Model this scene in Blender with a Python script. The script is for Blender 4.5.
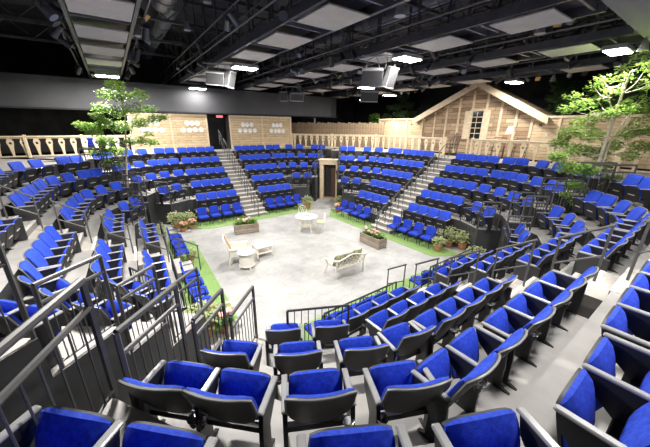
import bpy, math, random
from mathutils import Vector, Matrix
random.seed(7)
S = bpy.context.scene
for o in list(bpy.data.objects): bpy.data.objects.remove(o, do_unlink=True)
COL = S.collection
PI = math.pi

# ------------------------------------------------------------------ camera, world, lights, exposure
FPX, HY, CAMH, ROLL = 287.67, 126.39, 4.79, -0.0093
CX, CY = 325.0, 223.5
PITCH = math.atan((CY - HY) / FPX)
cam = bpy.data.cameras.new('camera'); camo = bpy.data.objects.new('camera', cam); COL.objects.link(camo)
cam.sensor_width = 36.0; cam.lens = FPX / 650.0 * 36.0; cam.clip_start = 0.05; cam.clip_end = 200
_s, _c = math.sin(PITCH), math.cos(PITCH)
fw = Vector((0, _c, -_s)); upv = Vector((0, _s, _c)); rt = Vector((1, 0, 0))
R_ = rt * math.cos(ROLL) - upv * math.sin(ROLL)
U_ = rt * math.sin(ROLL) + upv * math.cos(ROLL)
M = Matrix.Identity(4)
for i in range(3):
    M[i][0] = R_[i]; M[i][1] = U_[i]; M[i][2] = -fw[i]
M.translation = Vector((0, 0, CAMH)); camo.matrix_world = M
S.camera = camo

w = bpy.data.worlds.new('world'); S.world = w; w.use_nodes = True
w.node_tree.nodes['Background'].inputs[0].default_value = (0.55, 0.57, 0.6, 1)
w.node_tree.nodes['Background'].inputs[1].default_value = 0.05
S.view_settings.view_transform = 'Standard'; S.view_settings.look = 'None'
S.view_settings.gamma = 1.0; S.view_settings.use_curve_mapping = False
S.view_settings.exposure = 0.54

# seating blocks: (x, y, outward angle); local x runs along the rows, local y away from the stage, y = 0 at the backs of the first raised row
BL = [(-4.54, 16.37, 2.1913), (3.70, 13.90, 0.6526), (2.75, 6.16, -0.94), (-5.62, 8.14, -2.5631)]
RISE, TRD, GAP, PIT = 0.5335, 0.898, 0.638, 0.5406
EN = GAP + 4 * PIT
UA = BL[0][2] - PI / 2                       # ceiling grid angle
def UV(u, v): return (u * math.cos(UA) - v * math.sin(UA), u * math.sin(UA) + v * math.cos(UA))
def BW(b, l, d):
    x, y, a = BL[b]
    return (x + l * math.sin(a) + d * math.cos(a), y - l * math.cos(a) + d * math.sin(a))
def BR(b): return BL[b][2] - PI / 2
def proj(X, Y, Z):
    z = Z - CAMH; dep = Y * _c - z * _s; v = Y * _s + z * _c
    if dep < 0.25: return None
    return CX + FPX * X / dep, CY - FPX * v / dep
def inview(X, Y, Z, m=60):
    p = proj(X, Y, Z)
    return p is not None and -m < p[0] < 650 + m and -m < p[1] < 447 + m
def atY(px, py, Y):
    dx, dy = px - CX, py - CY
    X = dx * math.cos(ROLL) + dy * math.sin(ROLL); Yp = -dx * math.sin(ROLL) + dy * math.cos(ROLL)
    u, v = X / FPX, -Yp / FPX
    t = Y / (_c + v * _s)
    return Vector((u * t, Y, CAMH + (v * _c - _s) * t))
def atZ(px, py, Z):
    dx, dy = px - CX, py - CY
    X = dx * math.cos(ROLL) + dy * math.sin(ROLL); Yp = -dx * math.sin(ROLL) + dy * math.cos(ROLL)
    u, v = X / FPX, -Yp / FPX
    t = (Z - CAMH) / (v * _c - _s)
    return Vector((u * t, (_c + v * _s) * t, Z))

# flood lights of the house: (u, v) on the catwalk grid at z 7.05; the upper line is seen, the lower line is added to fill in light
FLOODS = [(4.68, 12.0), (8.35, 7.13), (12.3, 2.81), (16.5, 7.3), (0.34, 17.9), (4.8, 20.2),
          (0.34, 6.2), (4.66, 0.2), (8.45, -1.6), (12.4, 13.4), (16.5, 15.4)]
FZ = 7.02
FPOW = [285, 215, 130, 150, 560, 60, 560, 190, 150, 340, 200]
def flood_light(x, y, z, rz, power, sx=0.62, sy=0.34):
    l = bpy.data.lights.new('flood_lamp', 'AREA'); l.shape = 'RECTANGLE'; l.size = sx; l.size_y = sy
    l.energy = power; l.color = (1.0, 0.97, 0.92)
    o = bpy.data.objects.new('flood_lamp', l); COL.objects.link(o)
    o.location = (x, y, z); o.rotation_euler = (0, 0, rz)
    return o
for i, (u, v) in enumerate(FLOODS):
    x, y = UV(u, v)
    flood_light(x, y, FZ - 0.16, UA, FPOW[i], .85, .45)

# ------------------------------------------------------------------ materials
def mat(name, col, rough=0.6, metal=0.0, var=0.0, scale=8.0, bump=0.0, bscale=40.0, col2=None, emit=None, estr=0.0, spec=0.5, detail=6):
    m = bpy.data.materials.new(name); m.use_nodes = True
    nt = m.node_tree; b = nt.nodes['Principled BSDF']
    b.inputs['Base Color'].default_value = (*col, 1); b.inputs['Roughness'].default_value = rough
    b.inputs['Metallic'].default_value = metal; b.inputs['Specular IOR Level'].default_value = spec
    tc = None
    if var > 0 or col2 or bump > 0:
        tc = nt.nodes.new('ShaderNodeTexCoord')
    if var > 0 or col2:
        n = nt.nodes.new('ShaderNodeTexNoise'); n.inputs['Scale'].default_value = scale; n.inputs['Detail'].default_value = detail
        nt.links.new(tc.outputs['Object'], n.inputs['Vector'])
        r = nt.nodes.new('ShaderNodeValToRGB')
        c2 = col2 if col2 else tuple(min(1, c * (1 + var)) for c in col)
        c1 = col if col2 else tuple(c * (1 - var) for c in col)
        r.color_ramp.elements[0].color = (*c1, 1); r.color_ramp.elements[1].color = (*c2, 1)
        r.color_ramp.elements[0].position = 0.35; r.color_ramp.elements[1].position = 0.65
        nt.links.new(n.outputs['Fac'], r.inputs['Fac']); nt.links.new(r.outputs['Color'], b.inputs['Base Color'])
    if bump > 0:
        n2 = nt.nodes.new('ShaderNodeTexNoise'); n2.inputs['Scale'].default_value = bscale; n2.inputs['Detail'].default_value = 4
        nt.links.new(tc.outputs['Object'], n2.inputs['Vector'])
        bp = nt.nodes.new('ShaderNodeBump'); bp.inputs['Strength'].default_value = bump; bp.inputs['Distance'].default_value = 0.02
        nt.links.new(n2.outputs['Fac'], bp.inputs['Height']); nt.links.new(bp.outputs['Normal'], b.inputs['Normal'])
    if emit:
        b.inputs['Emission Color'].default_value = (*emit, 1); b.inputs['Emission Strength'].default_value = estr
    return m
def wood(name, ca, cb, vert=False, bw=0.16, ln=1.6, gap=0.006, gapcol=(0.12, 0.08, 0.05)):
    """boards: brick pattern of long planks plus stretched grain"""
    m = bpy.data.materials.new(name); m.use_nodes = True
    nt = m.node_tree; b = nt.nodes['Principled BSDF']; b.inputs['Roughness'].default_value = 0.7
    tc = nt.nodes.new('ShaderNodeTexCoord'); mp = nt.nodes.new('ShaderNodeMapping')
    nt.links.new(tc.outputs['Object'], mp.inputs['Vector'])
    sep = nt.nodes.new('ShaderNodeSeparateXYZ'); nt.links.new(mp.outputs['Vector'], sep.inputs[0])
    cmb = nt.nodes.new('ShaderNodeCombineXYZ')
    nt.links.new(sep.outputs['Z' if vert else 'X'], cmb.inputs['X']); nt.links.new(sep.outputs['X' if vert else 'Z'], cmb.inputs['Y'])
    br = nt.nodes.new('ShaderNodeTexBrick'); nt.links.new(cmb.outputs[0], br.inputs['Vector'])
    br.inputs['Scale'].default_value = 1.0; br.inputs['Brick Width'].default_value = ln; br.inputs['Row Height'].default_value = bw
    br.inputs['Mortar Size'].default_value = gap; br.inputs['Color1'].default_value = (*ca, 1); br.inputs['Color2'].default_value = (*cb, 1)
    br.inputs['Mortar'].default_value = (*gapcol, 1); br.inputs['Bias'].default_value = 0.0
    gm = nt.nodes.new('ShaderNodeMapping'); gm.inputs['Scale'].default_value = (1.2, 14, 14) if not vert else (14, 14, 1.2)
    nt.links.new(tc.outputs['Object'], gm.inputs['Vector'])
    gn = nt.nodes.new('ShaderNodeTexNoise'); gn.inputs['Scale'].default_value = 2.0; gn.inputs['Detail'].default_value = 8
    nt.links.new(gm.outputs[0], gn.inputs['Vector'])
    ra = nt.nodes.new('ShaderNodeValToRGB'); ra.color_ramp.elements[0].color = (0.68, 0.64, 0.6, 1); ra.color_ramp.elements[1].color = (1.15, 1.12, 1.08, 1)
    ra.color_ramp.elements[0].position = 0.3; ra.color_ramp.elements[1].position = 0.7
    nt.links.new(gn.outputs['Fac'], ra.inputs['Fac'])
    mx = nt.nodes.new('ShaderNodeMix'); mx.data_type = 'RGBA'; mx.blend_type = 'MULTIPLY'; mx.inputs[0].default_value = 1.0
    nt.links.new(br.outputs['Color'], mx.inputs[6]); nt.links.new(ra.outputs['Color'], mx.inputs[7])
    nt.links.new(mx.outputs[2], b.inputs['Base Color'])
    bp = nt.nodes.new('ShaderNodeBump'); bp.inputs['Strength'].default_value = 0.4; bp.inputs['Distance'].default_value = 0.01
    nt.links.new(br.outputs['Fac'], bp.inputs['Height']); bp.invert = True
    nt.links.new(bp.outputs['Normal'], b.inputs['Normal'])
    return m
def stone_floor():
    m = bpy.data.materials.new('painted_flagstone'); m.use_nodes = True
    nt = m.node_tree; b = nt.nodes['Principled BSDF']; b.inputs['Roughness'].default_value = 0.55
    tc = nt.nodes.new('ShaderNodeTexCoord')
    nz = nt.nodes.new('ShaderNodeTexNoise'); nz.inputs['Scale'].default_value = 0.7; nz.inputs['Detail'].default_value = 8; nz.inputs['Roughness'].default_value = 0.7
    nt.links.new(tc.outputs['Object'], nz.inputs['Vector'])
    r = nt.nodes.new('ShaderNodeValToRGB'); r.color_ramp.elements[0].color = (0.29, 0.287, 0.285, 1); r.color_ramp.elements[1].color = (0.46, 0.455, 0.44, 1)
    r.color_ramp.elements[0].position = 0.3; r.color_ramp.elements[1].position = 0.62
    nt.links.new(nz.outputs['Fac'], r.inputs['Fac'])
    vo = nt.nodes.new('ShaderNodeTexVoronoi'); vo.feature = 'DISTANCE_TO_EDGE'; vo.inputs['Scale'].default_value = 2.1; vo.inputs['Randomness'].default_value = 0.75
    nt.links.new(tc.outputs['Object'], vo.inputs['Vector'])
    r2 = nt.nodes.new('ShaderNodeValToRGB'); r2.color_ramp.elements[0].color = (0.90, 0.89, 0.88, 1); r2.color_ramp.elements[1].color = (1, 1, 1, 1)
    r2.color_ramp.elements[0].position = 0.008; r2.color_ramp.elements[1].position = 0.045
    nt.links.new(vo.outputs['Distance'], r2.inputs['Fac'])
    vc = nt.nodes.new('ShaderNodeTexVoronoi'); vc.inputs['Scale'].default_value = 2.1; vc.inputs['Randomness'].default_value = 0.75
    nt.links.new(tc.outputs['Object'], vc.inputs['Vector'])
    bw = nt.nodes.new('ShaderNodeValToRGB'); bw.color_ramp.elements[0].color = (0.93, 0.925, 0.91, 1); bw.color_ramp.elements[1].color = (1.05, 1.05, 1.06, 1)
    nt.links.new(vc.outputs['Color'], bw.inputs['Fac'])
    m1 = nt.nodes.new('ShaderNodeMix'); m1.data_type = 'RGBA'; m1.blend_type = 'MULTIPLY'; m1.inputs[0].default_value = 1
    m2 = nt.nodes.new('ShaderNodeMix'); m2.data_type = 'RGBA'; m2.blend_type = 'MULTIPLY'; m2.inputs[0].default_value = 1
    nt.links.new(r.outputs['Color'], m1.inputs[6]); nt.links.new(r2.outputs['Color'], m1.inputs[7])
    nt.links.new(m1.outputs[2], m2.inputs[6]); nt.links.new(bw.outputs['Color'], m2.inputs[7])
    nt.links.new(m2.outputs[2], b.inputs['Base Color'])
    return m
MT = dict(
    blue=mat('blue_velvet', (0.006, 0.032, 0.40), 0.85, var=0.25, scale=30, bump=0.25, bscale=220, col2=(0.014, 0.068, 0.60)),
    chairblue=mat('blue_chair_fabric', (0.005, 0.026, 0.36), 0.9, var=0.2, scale=40, col2=(0.009, 0.048, 0.52)),
    shell=mat('charcoal_plastic', (0.028, 0.028, 0.03), 0.5, var=0.1),
    rim=mat('grey_edge_trim', (0.2, 0.2, 0.2), 0.45),
    panblk=mat('black_pan_plastic', (0.018, 0.018, 0.02), 0.55, var=0.15),
    arm=mat('grey_armrest_lacquer', (0.31, 0.31, 0.31), 0.26, var=0.08),
    armp=mat('black_arm_steel', (0.02, 0.02, 0.022), 0.45),
    plate=mat('pale_number_plate', (0.42, 0.4, 0.36), 0.5),
    chrome=mat('dull_chrome', (0.5, 0.5, 0.5), 0.25, metal=0.8),
    tread=mat('grey_vinyl_floor', (0.34, 0.325, 0.315), 0.6, var=0.1, scale=3, col2=(0.41, 0.395, 0.38)),
    riser=mat('black_riser_paint', (0.04, 0.04, 0.043), 0.6, var=0.2, scale=2),
    step=mat('beige_step_carpet', (0.43, 0.4, 0.37), 0.8, var=0.08, scale=12, col2=(0.5, 0.47, 0.43)),
    stepf=mat('grey_step_riser', (0.24, 0.225, 0.21), 0.8, var=0.1, scale=8),
    nosing=mat('white_step_nosing', (0.72, 0.7, 0.66), 0.5),
    rail=mat('gunmetal_rail_paint', (0.085, 0.083, 0.082), 0.5, var=0.1),
    brail=mat('black_rail_paint', (0.03, 0.03, 0.032), 0.45),
    stage=stone_floor(),
    turf=mat('green_turf', (0.19, 0.33, 0.09), 0.95, scale=60, col2=(0.3, 0.44, 0.16), bump=0.5, bscale=150),
    black=mat('black_drape', (0.04, 0.039, 0.038), 0.9, var=0.3, scale=1.5),
    blackwall=mat('black_wall_paint', (0.032, 0.032, 0.036), 0.8, var=0.3, scale=1.0),
    ceil=mat('black_ceiling_paint', (0.07, 0.07, 0.075), 0.85, var=0.3, scale=1.0),
    soffit=mat('grey_soffit_paint', (0.085, 0.085, 0.092), 0.75, var=0.1, scale=0.8),
    pine=wood('pine_boards', (0.7, 0.56, 0.37), (0.58, 0.44, 0.27)),
    pine_v=wood('pine_boards_upright', (0.42, 0.31, 0.2), (0.25, 0.17, 0.1), vert=True, bw=0.15, ln=3.0, gap=0.01),
    barn=wood('cabin_boards', (0.62, 0.47, 0.31), (0.3, 0.2, 0.12), bw=0.22, ln=1.3, gap=0.012),
    batten=mat('pale_timber_batten', (0.66, 0.53, 0.36), 0.65, var=0.12, scale=6),
    pale=mat('pale_raw_pine', (0.74, 0.6, 0.41), 0.6, var=0.1, scale=7),
    dplate=mat('white_glazed_plate', (0.8, 0.8, 0.78), 0.25),
    white=mat('cream_wicker_paint', (0.82, 0.78, 0.68), 0.6, var=0.08, scale=60, bump=0.5, bscale=160),
    brownwick=mat('brown_wicker', (0.42, 0.27, 0.16), 0.7, var=0.2, scale=60, bump=0.6, bscale=150),
    cushion=mat('green_floral_cushion', (0.16, 0.17, 0.06), 0.9, scale=25, col2=(0.5, 0.48, 0.33)),
    cushion2=mat('grey_patterned_cushion', (0.14, 0.11, 0.1), 0.9, scale=35, col2=(0.45, 0.4, 0.34)),
    planter=wood('weathered_planter_boards', (0.42, 0.36, 0.29), (0.3, 0.25, 0.2), bw=0.13, ln=3.0),
    terra=mat('terracotta', (0.45, 0.2, 0.1), 0.8, var=0.15, scale=12),
    soil=mat('dark_soil', (0.04, 0.028, 0.018), 0.95),
    leaf=mat('bright_leaf', (0.22, 0.40, 0.06), 0.55, scale=3, col2=(0.40, 0.56, 0.15)),
    leafd=mat('dark_leaf', (0.09, 0.17, 0.06), 0.6, scale=3, col2=(0.16, 0.27, 0.1)),
    leafp=mat('pale_variegated_leaf', (0.3, 0.38, 0.14), 0.6, scale=6, col2=(0.6, 0.62, 0.36)),
    leafg=mat('grass_green_leaf', (0.1, 0.24, 0.03), 0.6, scale=6, col2=(0.2, 0.36, 0.07)),
    pink=mat('pink_petal', (0.75, 0.3, 0.27), 0.6, scale=9, col2=(0.85, 0.55, 0.5)),
    rust=mat('rust_pink_petal', (0.55, 0.2, 0.13), 0.65, scale=9, col2=(0.7, 0.38, 0.28)),
    bark=mat('pale_birch_bark', (0.38, 0.33, 0.25), 0.85, scale=14, col2=(0.55, 0.5, 0.4)),
    barkd=mat('dark_bark', (0.13, 0.09, 0.06), 0.85),
    steel=mat('black_truss_steel', (0.085, 0.085, 0.09), 0.42, var=0.2, scale=5),
    steelg=mat('grey_steel', (0.16, 0.16, 0.165), 0.4, var=0.1),
    bulk=mat('grey_bulkhead_paint', (0.24, 0.24, 0.235), 0.8, var=0.05, scale=0.6),
    panel=mat('beige_acoustic_panel', (0.55, 0.51, 0.46), 0.85, var=0.05, scale=3),
    lampbody=mat('black_lamp_body', (0.05, 0.05, 0.055), 0.3),
    lens=mat('lamp_lens_glass', (0.25, 0.27, 0.3), 0.08, metal=0.3),
    glow=mat('lit_diffuser', (1, 1, 1), 0.4, emit=(1, 0.98, 0.94), estr=22),
    glow2=mat('lit_downlight', (1, 1, 1), 0.4, emit=(1, 0.97, 0.92), estr=9),
    exit=mat('red_exit_sign', (0.8, 0.05, 0.05), 0.4, emit=(1, 0.1, 0.12), estr=2.0),
    duct=mat('galvanised_duct', (0.23, 0.24, 0.26), 0.35, metal=0.4, var=0.1, scale=2),
    spk=mat('black_speaker_grille', (0.03, 0.03, 0.032), 0.6, bump=0.4, bscale=300),
    spkw=mat('pale_speaker_bracket', (0.34, 0.34, 0.34), 0.45),
    shade=mat('cream_lampshade', (0.72, 0.66, 0.52), 0.8),
    brownch=mat('dark_brown_rocker', (0.1, 0.05, 0.03), 0.6, var=0.2, scale=9),
    glassd=mat('dark_window_glass', (0.015, 0.017, 0.02), 0.08),
    amber=mat('amber_gel', (0.75, 0.45, 0.15), 0.3), bluegel=mat('lilac_gel', (0.35, 0.38, 0.65), 0.3),
)

for nm_ in ('leaf', 'leafp', 'leafg'):
    nt_ = MT[nm_].node_tree; pb_ = nt_.nodes['Principled BSDF']; out_ = nt_.nodes['Material Output']
    tl_ = nt_.nodes.new('ShaderNodeBsdfTranslucent'); ms_ = nt_.nodes.new('ShaderNodeMixShader'); ms_.inputs[0].default_value = .4
    src_ = pb_.inputs['Base Color'].links[0].from_socket
    nt_.links.new(src_, tl_.inputs['Color']); nt_.links.new(pb_.outputs[0], ms_.inputs[1]); nt_.links.new(tl_.outputs[0], ms_.inputs[2]); nt_.links.new(ms_.outputs[0], out_.inputs['Surface'])

# ------------------------------------------------------------------ mesh helpers
class MB:
    def __init__(s): s.v = []; s.f = []; s.m = []
    def add(s, vs, fs, m=0):
        b = len(s.v); s.v += [tuple(p) for p in vs]
        s.f += [tuple(i + b for i in f) for f in fs]; s.m += [m] * len(fs); return s
    def box(s, x0, x1, y0, y1, z0, z1, m=0):
        vs = [(x, y, z) for z in (z0, z1) for y in (y0, y1) for x in (x0, x1)]
        return s.add(vs, [(0, 2, 3, 1), (4, 5, 7, 6), (0, 1, 5, 4), (2, 6, 7, 3), (0, 4, 6, 2), (1, 3, 7, 5)], m)
    def cbox(s, x0, x1, y0, y1, z0, z1, c=0.01, m=0):
        """box with chamfered edges"""
        vs = []; 
        for (zz, ins) in ((z0, c), (z0 + c, 0), (z1 - c, 0), (z1, c)):
            for (x, y) in ((x0 + ins + c, y0 + ins), (x1 - ins - c, y0 + ins), (x1 - ins, y0 + ins + c), (x1 - ins, y1 - ins - c),
                           (x1 - ins - c, y1 - ins), (x0 + ins + c, y1 - ins), (x0 + ins, y1 - ins - c), (x0 + ins, y0 + ins + c)):
                vs.append((x, y, zz))
        fs = [tuple(range(7, -1, -1)), tuple(range(24, 32))]
        for k in range(3):
            for i in range(8):
                j = (i + 1) % 8; fs.append((k * 8 + i, k * 8 + j, k * 8 + 8 + j, k * 8 + 8 + i))
        return s.add(vs, fs, m)
    def prism(s, poly, z0, z1, m=0, mside=None):
        n = len(poly); a = sum(poly[i][0] * poly[(i + 1) % n][1] - poly[(i + 1) % n][0] * poly[i][1] for i in range(n))
        if a < 0: poly = poly[::-1]
        b = len(s.v); s.v += [(p[0], p[1], z0) for p in poly] + [(p[0], p[1], z1) for p in poly]
        s.f.append(tuple(b + i for i in range(n - 1, -1, -1))); s.m.append(m)
        s.f.append(tuple(b + n + i for i in range(n))); s.m.append(m)
        for i in range(n):
            j = (i + 1) % n; s.f.append((b + i, b + j, b + n + j, b + n + i)); s.m.append(m if mside is None else mside)
        return s
    def plate(s, poly, y0, y1, m=0):
        """polygon in x-z extruded along y"""
        n = len(poly); b = len(s.v)
        a = sum(poly[i][0] * poly[(i + 1) % n][1] - poly[(i + 1) % n][0] * poly[i][1] for i in range(n))
        if a < 0: poly = poly[::-1]
        s.v += [(p[0], y0, p[1]) for p in poly] + [(p[0], y1, p[1]) for p in poly]
        s.f.append(tuple(b + i for i in range(n))); s.f.append(tuple(b + n + i for i in range(n - 1, -1, -1)))
        for i in range(n):
            j = (i + 1) % n; s.f.append((b + i, b + n + i, b + n + j, b + j))
        s.m += [m] * (n + 2); return s
    def tube(s, pts, r, seg=8, m=0, cap=True):
        pts = [Vector(p) for p in pts]; n = len(pts); b = len(s.v)
        rs = r if isinstance(r, (list, tuple)) else [r] * n
        nx = None
        for i, p in enumerate(pts):
            d = (pts[min(i + 1, n - 1)] - pts[max(i - 1, 0)]).normalized()
            if nx is None or abs(nx.dot(d)) > 0.95:
                nx = d.cross(Vector((0, 0, 1)) if abs(d.z) < 0.9 else Vector((1, 0, 0))).normalized()
            nx = (nx - d * nx.dot(d)).normalized(); ny = d.cross(nx)
            for k in range(seg):
                a = 2 * PI * k / seg; q = p + (nx * math.cos(a) + ny * math.sin(a)) * rs[i]; s.v.append(tuple(q))
        for i in range(n - 1):
            for k in range(seg):
                k2 = (k + 1) % seg; s.f.append((b + i * seg + k, b + i * seg + k2, b + (i + 1) * seg + k2, b + (i + 1) * seg + k)); s.m.append(m)
        if cap:
            s.f.append(tuple(b + k for k in range(seg - 1, -1, -1))); s.f.append(tuple(b + (n - 1) * seg + k for k in range(seg))); s.m += [m, m]
        return s
    def lathe(s, prof, seg=16, c=(0, 0, 0), m=0, axis='z'):
        b = len(s.v); n = len(prof)
        for (r, z) in prof:
            for k in range(seg):
                a = 2 * PI * k / seg; x, y = r * math.cos(a), r * math.sin(a)
                if axis == 'z': p = (c[0] + x, c[1] + y, c[2] + z)
                elif axis == 'y': p = (c[0] + x, c[1] + z, c[2] - y)
                else: p = (c[0] + z, c[1] + x, c[2] + y)
                s.v.append(p)
        for i in range(n - 1):
            for k in range(seg):
                k2 = (k + 1) % seg; s.f.append((b + i * seg + k, b + i * seg + k2, b + (i + 1) * seg + k2, b + (i + 1) * seg + k)); s.m.append(m)
        s.f.append(tuple(b + k for k in range(seg - 1, -1, -1))); s.m.append(m)
        s.f.append(tuple(b + (n - 1) * seg + k for k in range(seg))); s.m.append(m)
        return s
    def shell(s, front, back, nu, nw, m=0):
        """closed slab from two (nu+1)x(nw+1) grids, index i*(nw+1)+j"""
        b = len(s.v); N = (nu + 1) * (nw + 1); s.v += [tuple(p) for p in front] + [tuple(p) for p in back]
        I = lambda i, j, o=0: b + o + i * (nw + 1) + j
        for i in range(nu):
            for j in range(nw):
                s.f.append((I(i, j), I(i + 1, j), I(i + 1, j + 1), I(i, j + 1))); s.f.append((I(i, j, N), I(i, j + 1, N), I(i + 1, j + 1, N), I(i + 1, j, N))); s.m += [m, m]
        for i in range(nu):
            s.f.append((I(i, 0), I(i, 0, N), I(i + 1, 0, N), I(i + 1, 0))); s.f.append((I(i, nw), I(i + 1, nw), I(i + 1, nw, N), I(i, nw, N))); s.m += [m, m]
        for j in range(nw):
            s.f.append((I(0, j), I(0, j + 1), I(0, j + 1, N), I(0, j, N))); s.f.append((I(nu, j), I(nu, j, N), I(nu, j + 1, N), I(nu, j + 1))); s.m += [m, m]
        return s
    def mesh(s, name, mats, smooth=False):
        me = bpy.data.meshes.new(name); me.from_pydata(s.v, [], s.f)
        if not isinstance(mats, (list, tuple)): mats = [mats]
        for mm in mats: me.materials.append(MT[mm] if isinstance(mm, str) else mm)
        me.polygons.foreach_set('material_index', s.m)
        if smooth:
            me.polygons.foreach_set('use_smooth', [True] * len(me.polygons))
            try: me.set_sharp_from_angle(angle=math.radians(40))
            except Exception: pass
        me.update(); return me
    def build(s, name, mats, parent=None, loc=(0, 0, 0), rz=0.0, smooth=False):
        return put(name, s.mesh(name, mats, smooth), parent, loc, rz)
def put(name, me, parent=None, loc=(0, 0, 0), rz=0.0, rot=None):
    o = bpy.data.objects.new(name, me); COL.objects.link(o)
    o.location = loc; o.rotation_euler = rot if rot else (0, 0, rz)
    if parent is not None: o.parent = parent
    return o
def tag(o, label=None, cat=None, group=None, kind=None):
    if label: o['label'] = label
    if cat: o['category'] = cat
    if group: o['group'] = group
    if kind: o['kind'] = kind
    return o
def thing(name, label, cat, loc=(0, 0, 0), rz=0.0, group=None, kind=None):
    o = bpy.data.objects.new(name, None); COL.objects.link(o); o.empty_display_size = 0.2
    o.location = loc; o.rotation_euler = (0, 0, rz); return tag(o, label, cat, group, kind)
def struct(o, label=None, cat=None): return tag(o, label, cat, None, 'structure')
def copy_tree(o, parent=None):
    c = o.copy(); COL.objects.link(c); c.parent = parent
    for ch in o.children: copy_tree(ch, c)
    return c
def bthing(b, name, label, cat, l, d, z, rot=0.0, group=None, kind=None):
    x, y = BW(b, l, d); return thing(name, label, cat, (x, y, z), BR(b) + rot, group, kind)
def bloc(b, l=0, d=0, z=0):
    x, y = BW(b, l, d); return (x, y, z)
BN = ['below the plate wall', 'below the gabled cabin', 'opposite the plate wall', 'opposite the gabled cabin']
SN = [{1: 'doorway side', -1: 'small tree side'}, {1: 'tall tree side', -1: 'doorway side'},
      {1: 'near tunnel side', -1: 'tall tree side'}, {1: 'small tree side', -1: 'near tunnel side'}]
ORD = ['first', 'second', 'third', 'fourth', 'fifth', 'sixth', 'seventh', 'eighth', 'ninth', 'tenth', 'eleventh', 'twelfth', 'thirteenth', 'fourteenth', 'fifteenth', 'sixteenth', 'seventeenth', 'eighteenth', 'nineteenth', 'twentieth'] + ['twenty-' + q for q in ('first', 'second', 'third', 'fourth', 'fifth', 'sixth', 'seventh', 'eighth', 'ninth')] + ['thirtieth'] + ['thirty-' + q for q in ('first', 'second', 'third', 'fourth', 'fifth')]

# ------------------------------------------------------------------ room shell
def uvbox(name, u0, u1, v0, v1, z0, z1, m, label=None, cat=None):
    o = MB().box(u0, u1, v0, v1, z0, z1).build(name, m, None, (0, 0, 0), UA); return struct(o, label, cat)
uvbox('floor', -9, 24, -6, 28, -0.2, 0.0, 'stage', 'pale grey painted flagstone stage floor', 'floor')
uvbox('ceiling', -9, 24, -6, 28, 10.0, 10.2, 'ceil', 'black ceiling high above the catwalks', 'ceiling')
uvbox('ceiling_bulkhead', -8.8, 23.8, -5.8, 2.45, 7.25, 9.9, 'bulk', 'plain grey bulkhead over the block opposite the plate wall', 'ceiling')
uvbox('wall_back', -9, 24, 27.8, 28, 0, 10, 'blackwall', 'black wall beyond the plate wall and balustrade', 'wall')
uvbox('wall_right', 23.8, 24, -6, 28, 0, 10, 'blackwall', 'black wall behind the gabled cabin', 'wall')
uvbox('wall_left', -9, -8.8, -6, 28, 0, 10, 'blackwall', 'black wall behind the block opposite the cabin', 'wall')
uvbox('wall_front', -9, 24, -6, -5.8, 0, 10, 'blackwall', 'black wall behind the block opposite the plate wall', 'wall')

# ------------------------------------------------------------------ seating tiers (local coordinates of a block; right half, mirrored)
R1 = TRD
FR0 = {1: [(0, -.72), (2.95, -.72), (2.95, .10)], 2: [(0, .18), (3.09, .18), (4.05, -.30)],
       3: [(0, 1.08), (3.29, 1.08), (4.52, .46), (4.99, -.26)], 4: [(0, 1.98), (3.70, 1.98), (4.86, 1.40), (5.58, .28)],
       5: [(0, 2.88), (3.92, 2.88), (5.40, 2.14), (6.20, .90)], 6: [(0, 3.78), (4.40, 3.78), (6.10, 2.90), (7.45, 1.50)]}
def FRT(b, sd, k):          # front edge of tier k; the near tunnel has a longer second tier
    if k == 2 and (b, sd) in ((2, 1), (3, -1)): return [(0, .18), (3.09, .18), (3.62, -.10), (4.30, -.95)]
    return FR0[k]
def EDG(b, sd, k):
    if k == 2: return 5.25 if (b, sd) in ((2, 1), (3, -1)) else 4.35
    if (b, sd) in ((0, 1), (1, -1)) and k < 6: return {3: 4.86, 4: 4.92, 5: 5.0}[k]
    return {3: 5.25, 4: 5.30, 5: 5.30, 6: 5.95}[k]
def end_pt(b, sd, k):      # where the tunnel edge of tier k meets the front of tier k + 1
    f = FRT(b, sd, k + 1); e = EDG(b, sd, k)
    for (x0, y0), (x1, y1) in list(zip(f, f[1:]))[::-1]:
        a0, a1 = x0 - y0 - e, x1 - y1 - e
        if a0 * a1 <= 0 and a0 != a1:
            q = a0 / (a0 - a1); return (x0 + (x1 - x0) * q, y0 + (y1 - y0) * q)
    return f[-1]
def band(b, sd, k):
    if k == 1: return [(0, -.72), (2.95, -.72), (2.95, .18), (0, .18)]
    f = list(FRT(b, sd, k))
    if k == 6: return f + [(5.95 + 5.3, 5.3), (0, 5.3)]
    e = EDG(b, sd, k); f[-1] = (f[-1][1] + e, f[-1][1]) if k > 2 else f[-1]
    nx = FRT(b, sd, k + 1); ep = end_pt(b, sd, k)
    return f + [ep] + [p for p in nx[::-1] if p[0] - p[1] < e - 1e-3]
TIERS = {}
for b in range(4):
    for k in range(1, 7):
        h = band(b, 1, k); poly = h + [(-x, y) for (x, y) in band(b, -1, k)[::-1] if x > 1e-6]
        mb = MB(); mb.prism(poly, 0, k * RISE, 0, 1)
        o = mb.build('seating_tier', ['tread', 'riser'], None, bloc(b), BR(b))
        struct(o, '%s raised tier of the seating block %s' % (ORD[k - 1], BN[b]), 'tier'); TIERS[b, k] = o
        # risers: slim ventilation slots on the second tier's wing wall
        if k == 2:
            for sd in (-1, 1):
                p0, p1 = Vector(FRT(b, sd, 2)[1]), Vector(FRT(b, sd, 2)[2]); dv = (p1 - p0); ang = math.atan2(dv.y, dv.x)
                for q in range(4):
                    c = p0 + dv * (0.16 + 0.22 * q)
                    mbv = MB().box(-.05, .05, -.012, .012, -.035, .035)
                    x, y = c.x * sd, c.y
                    v = mbv.build('wall_vent', 'panblk', o, (x, y, 2 * RISE - .13), ang * sd)

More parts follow.
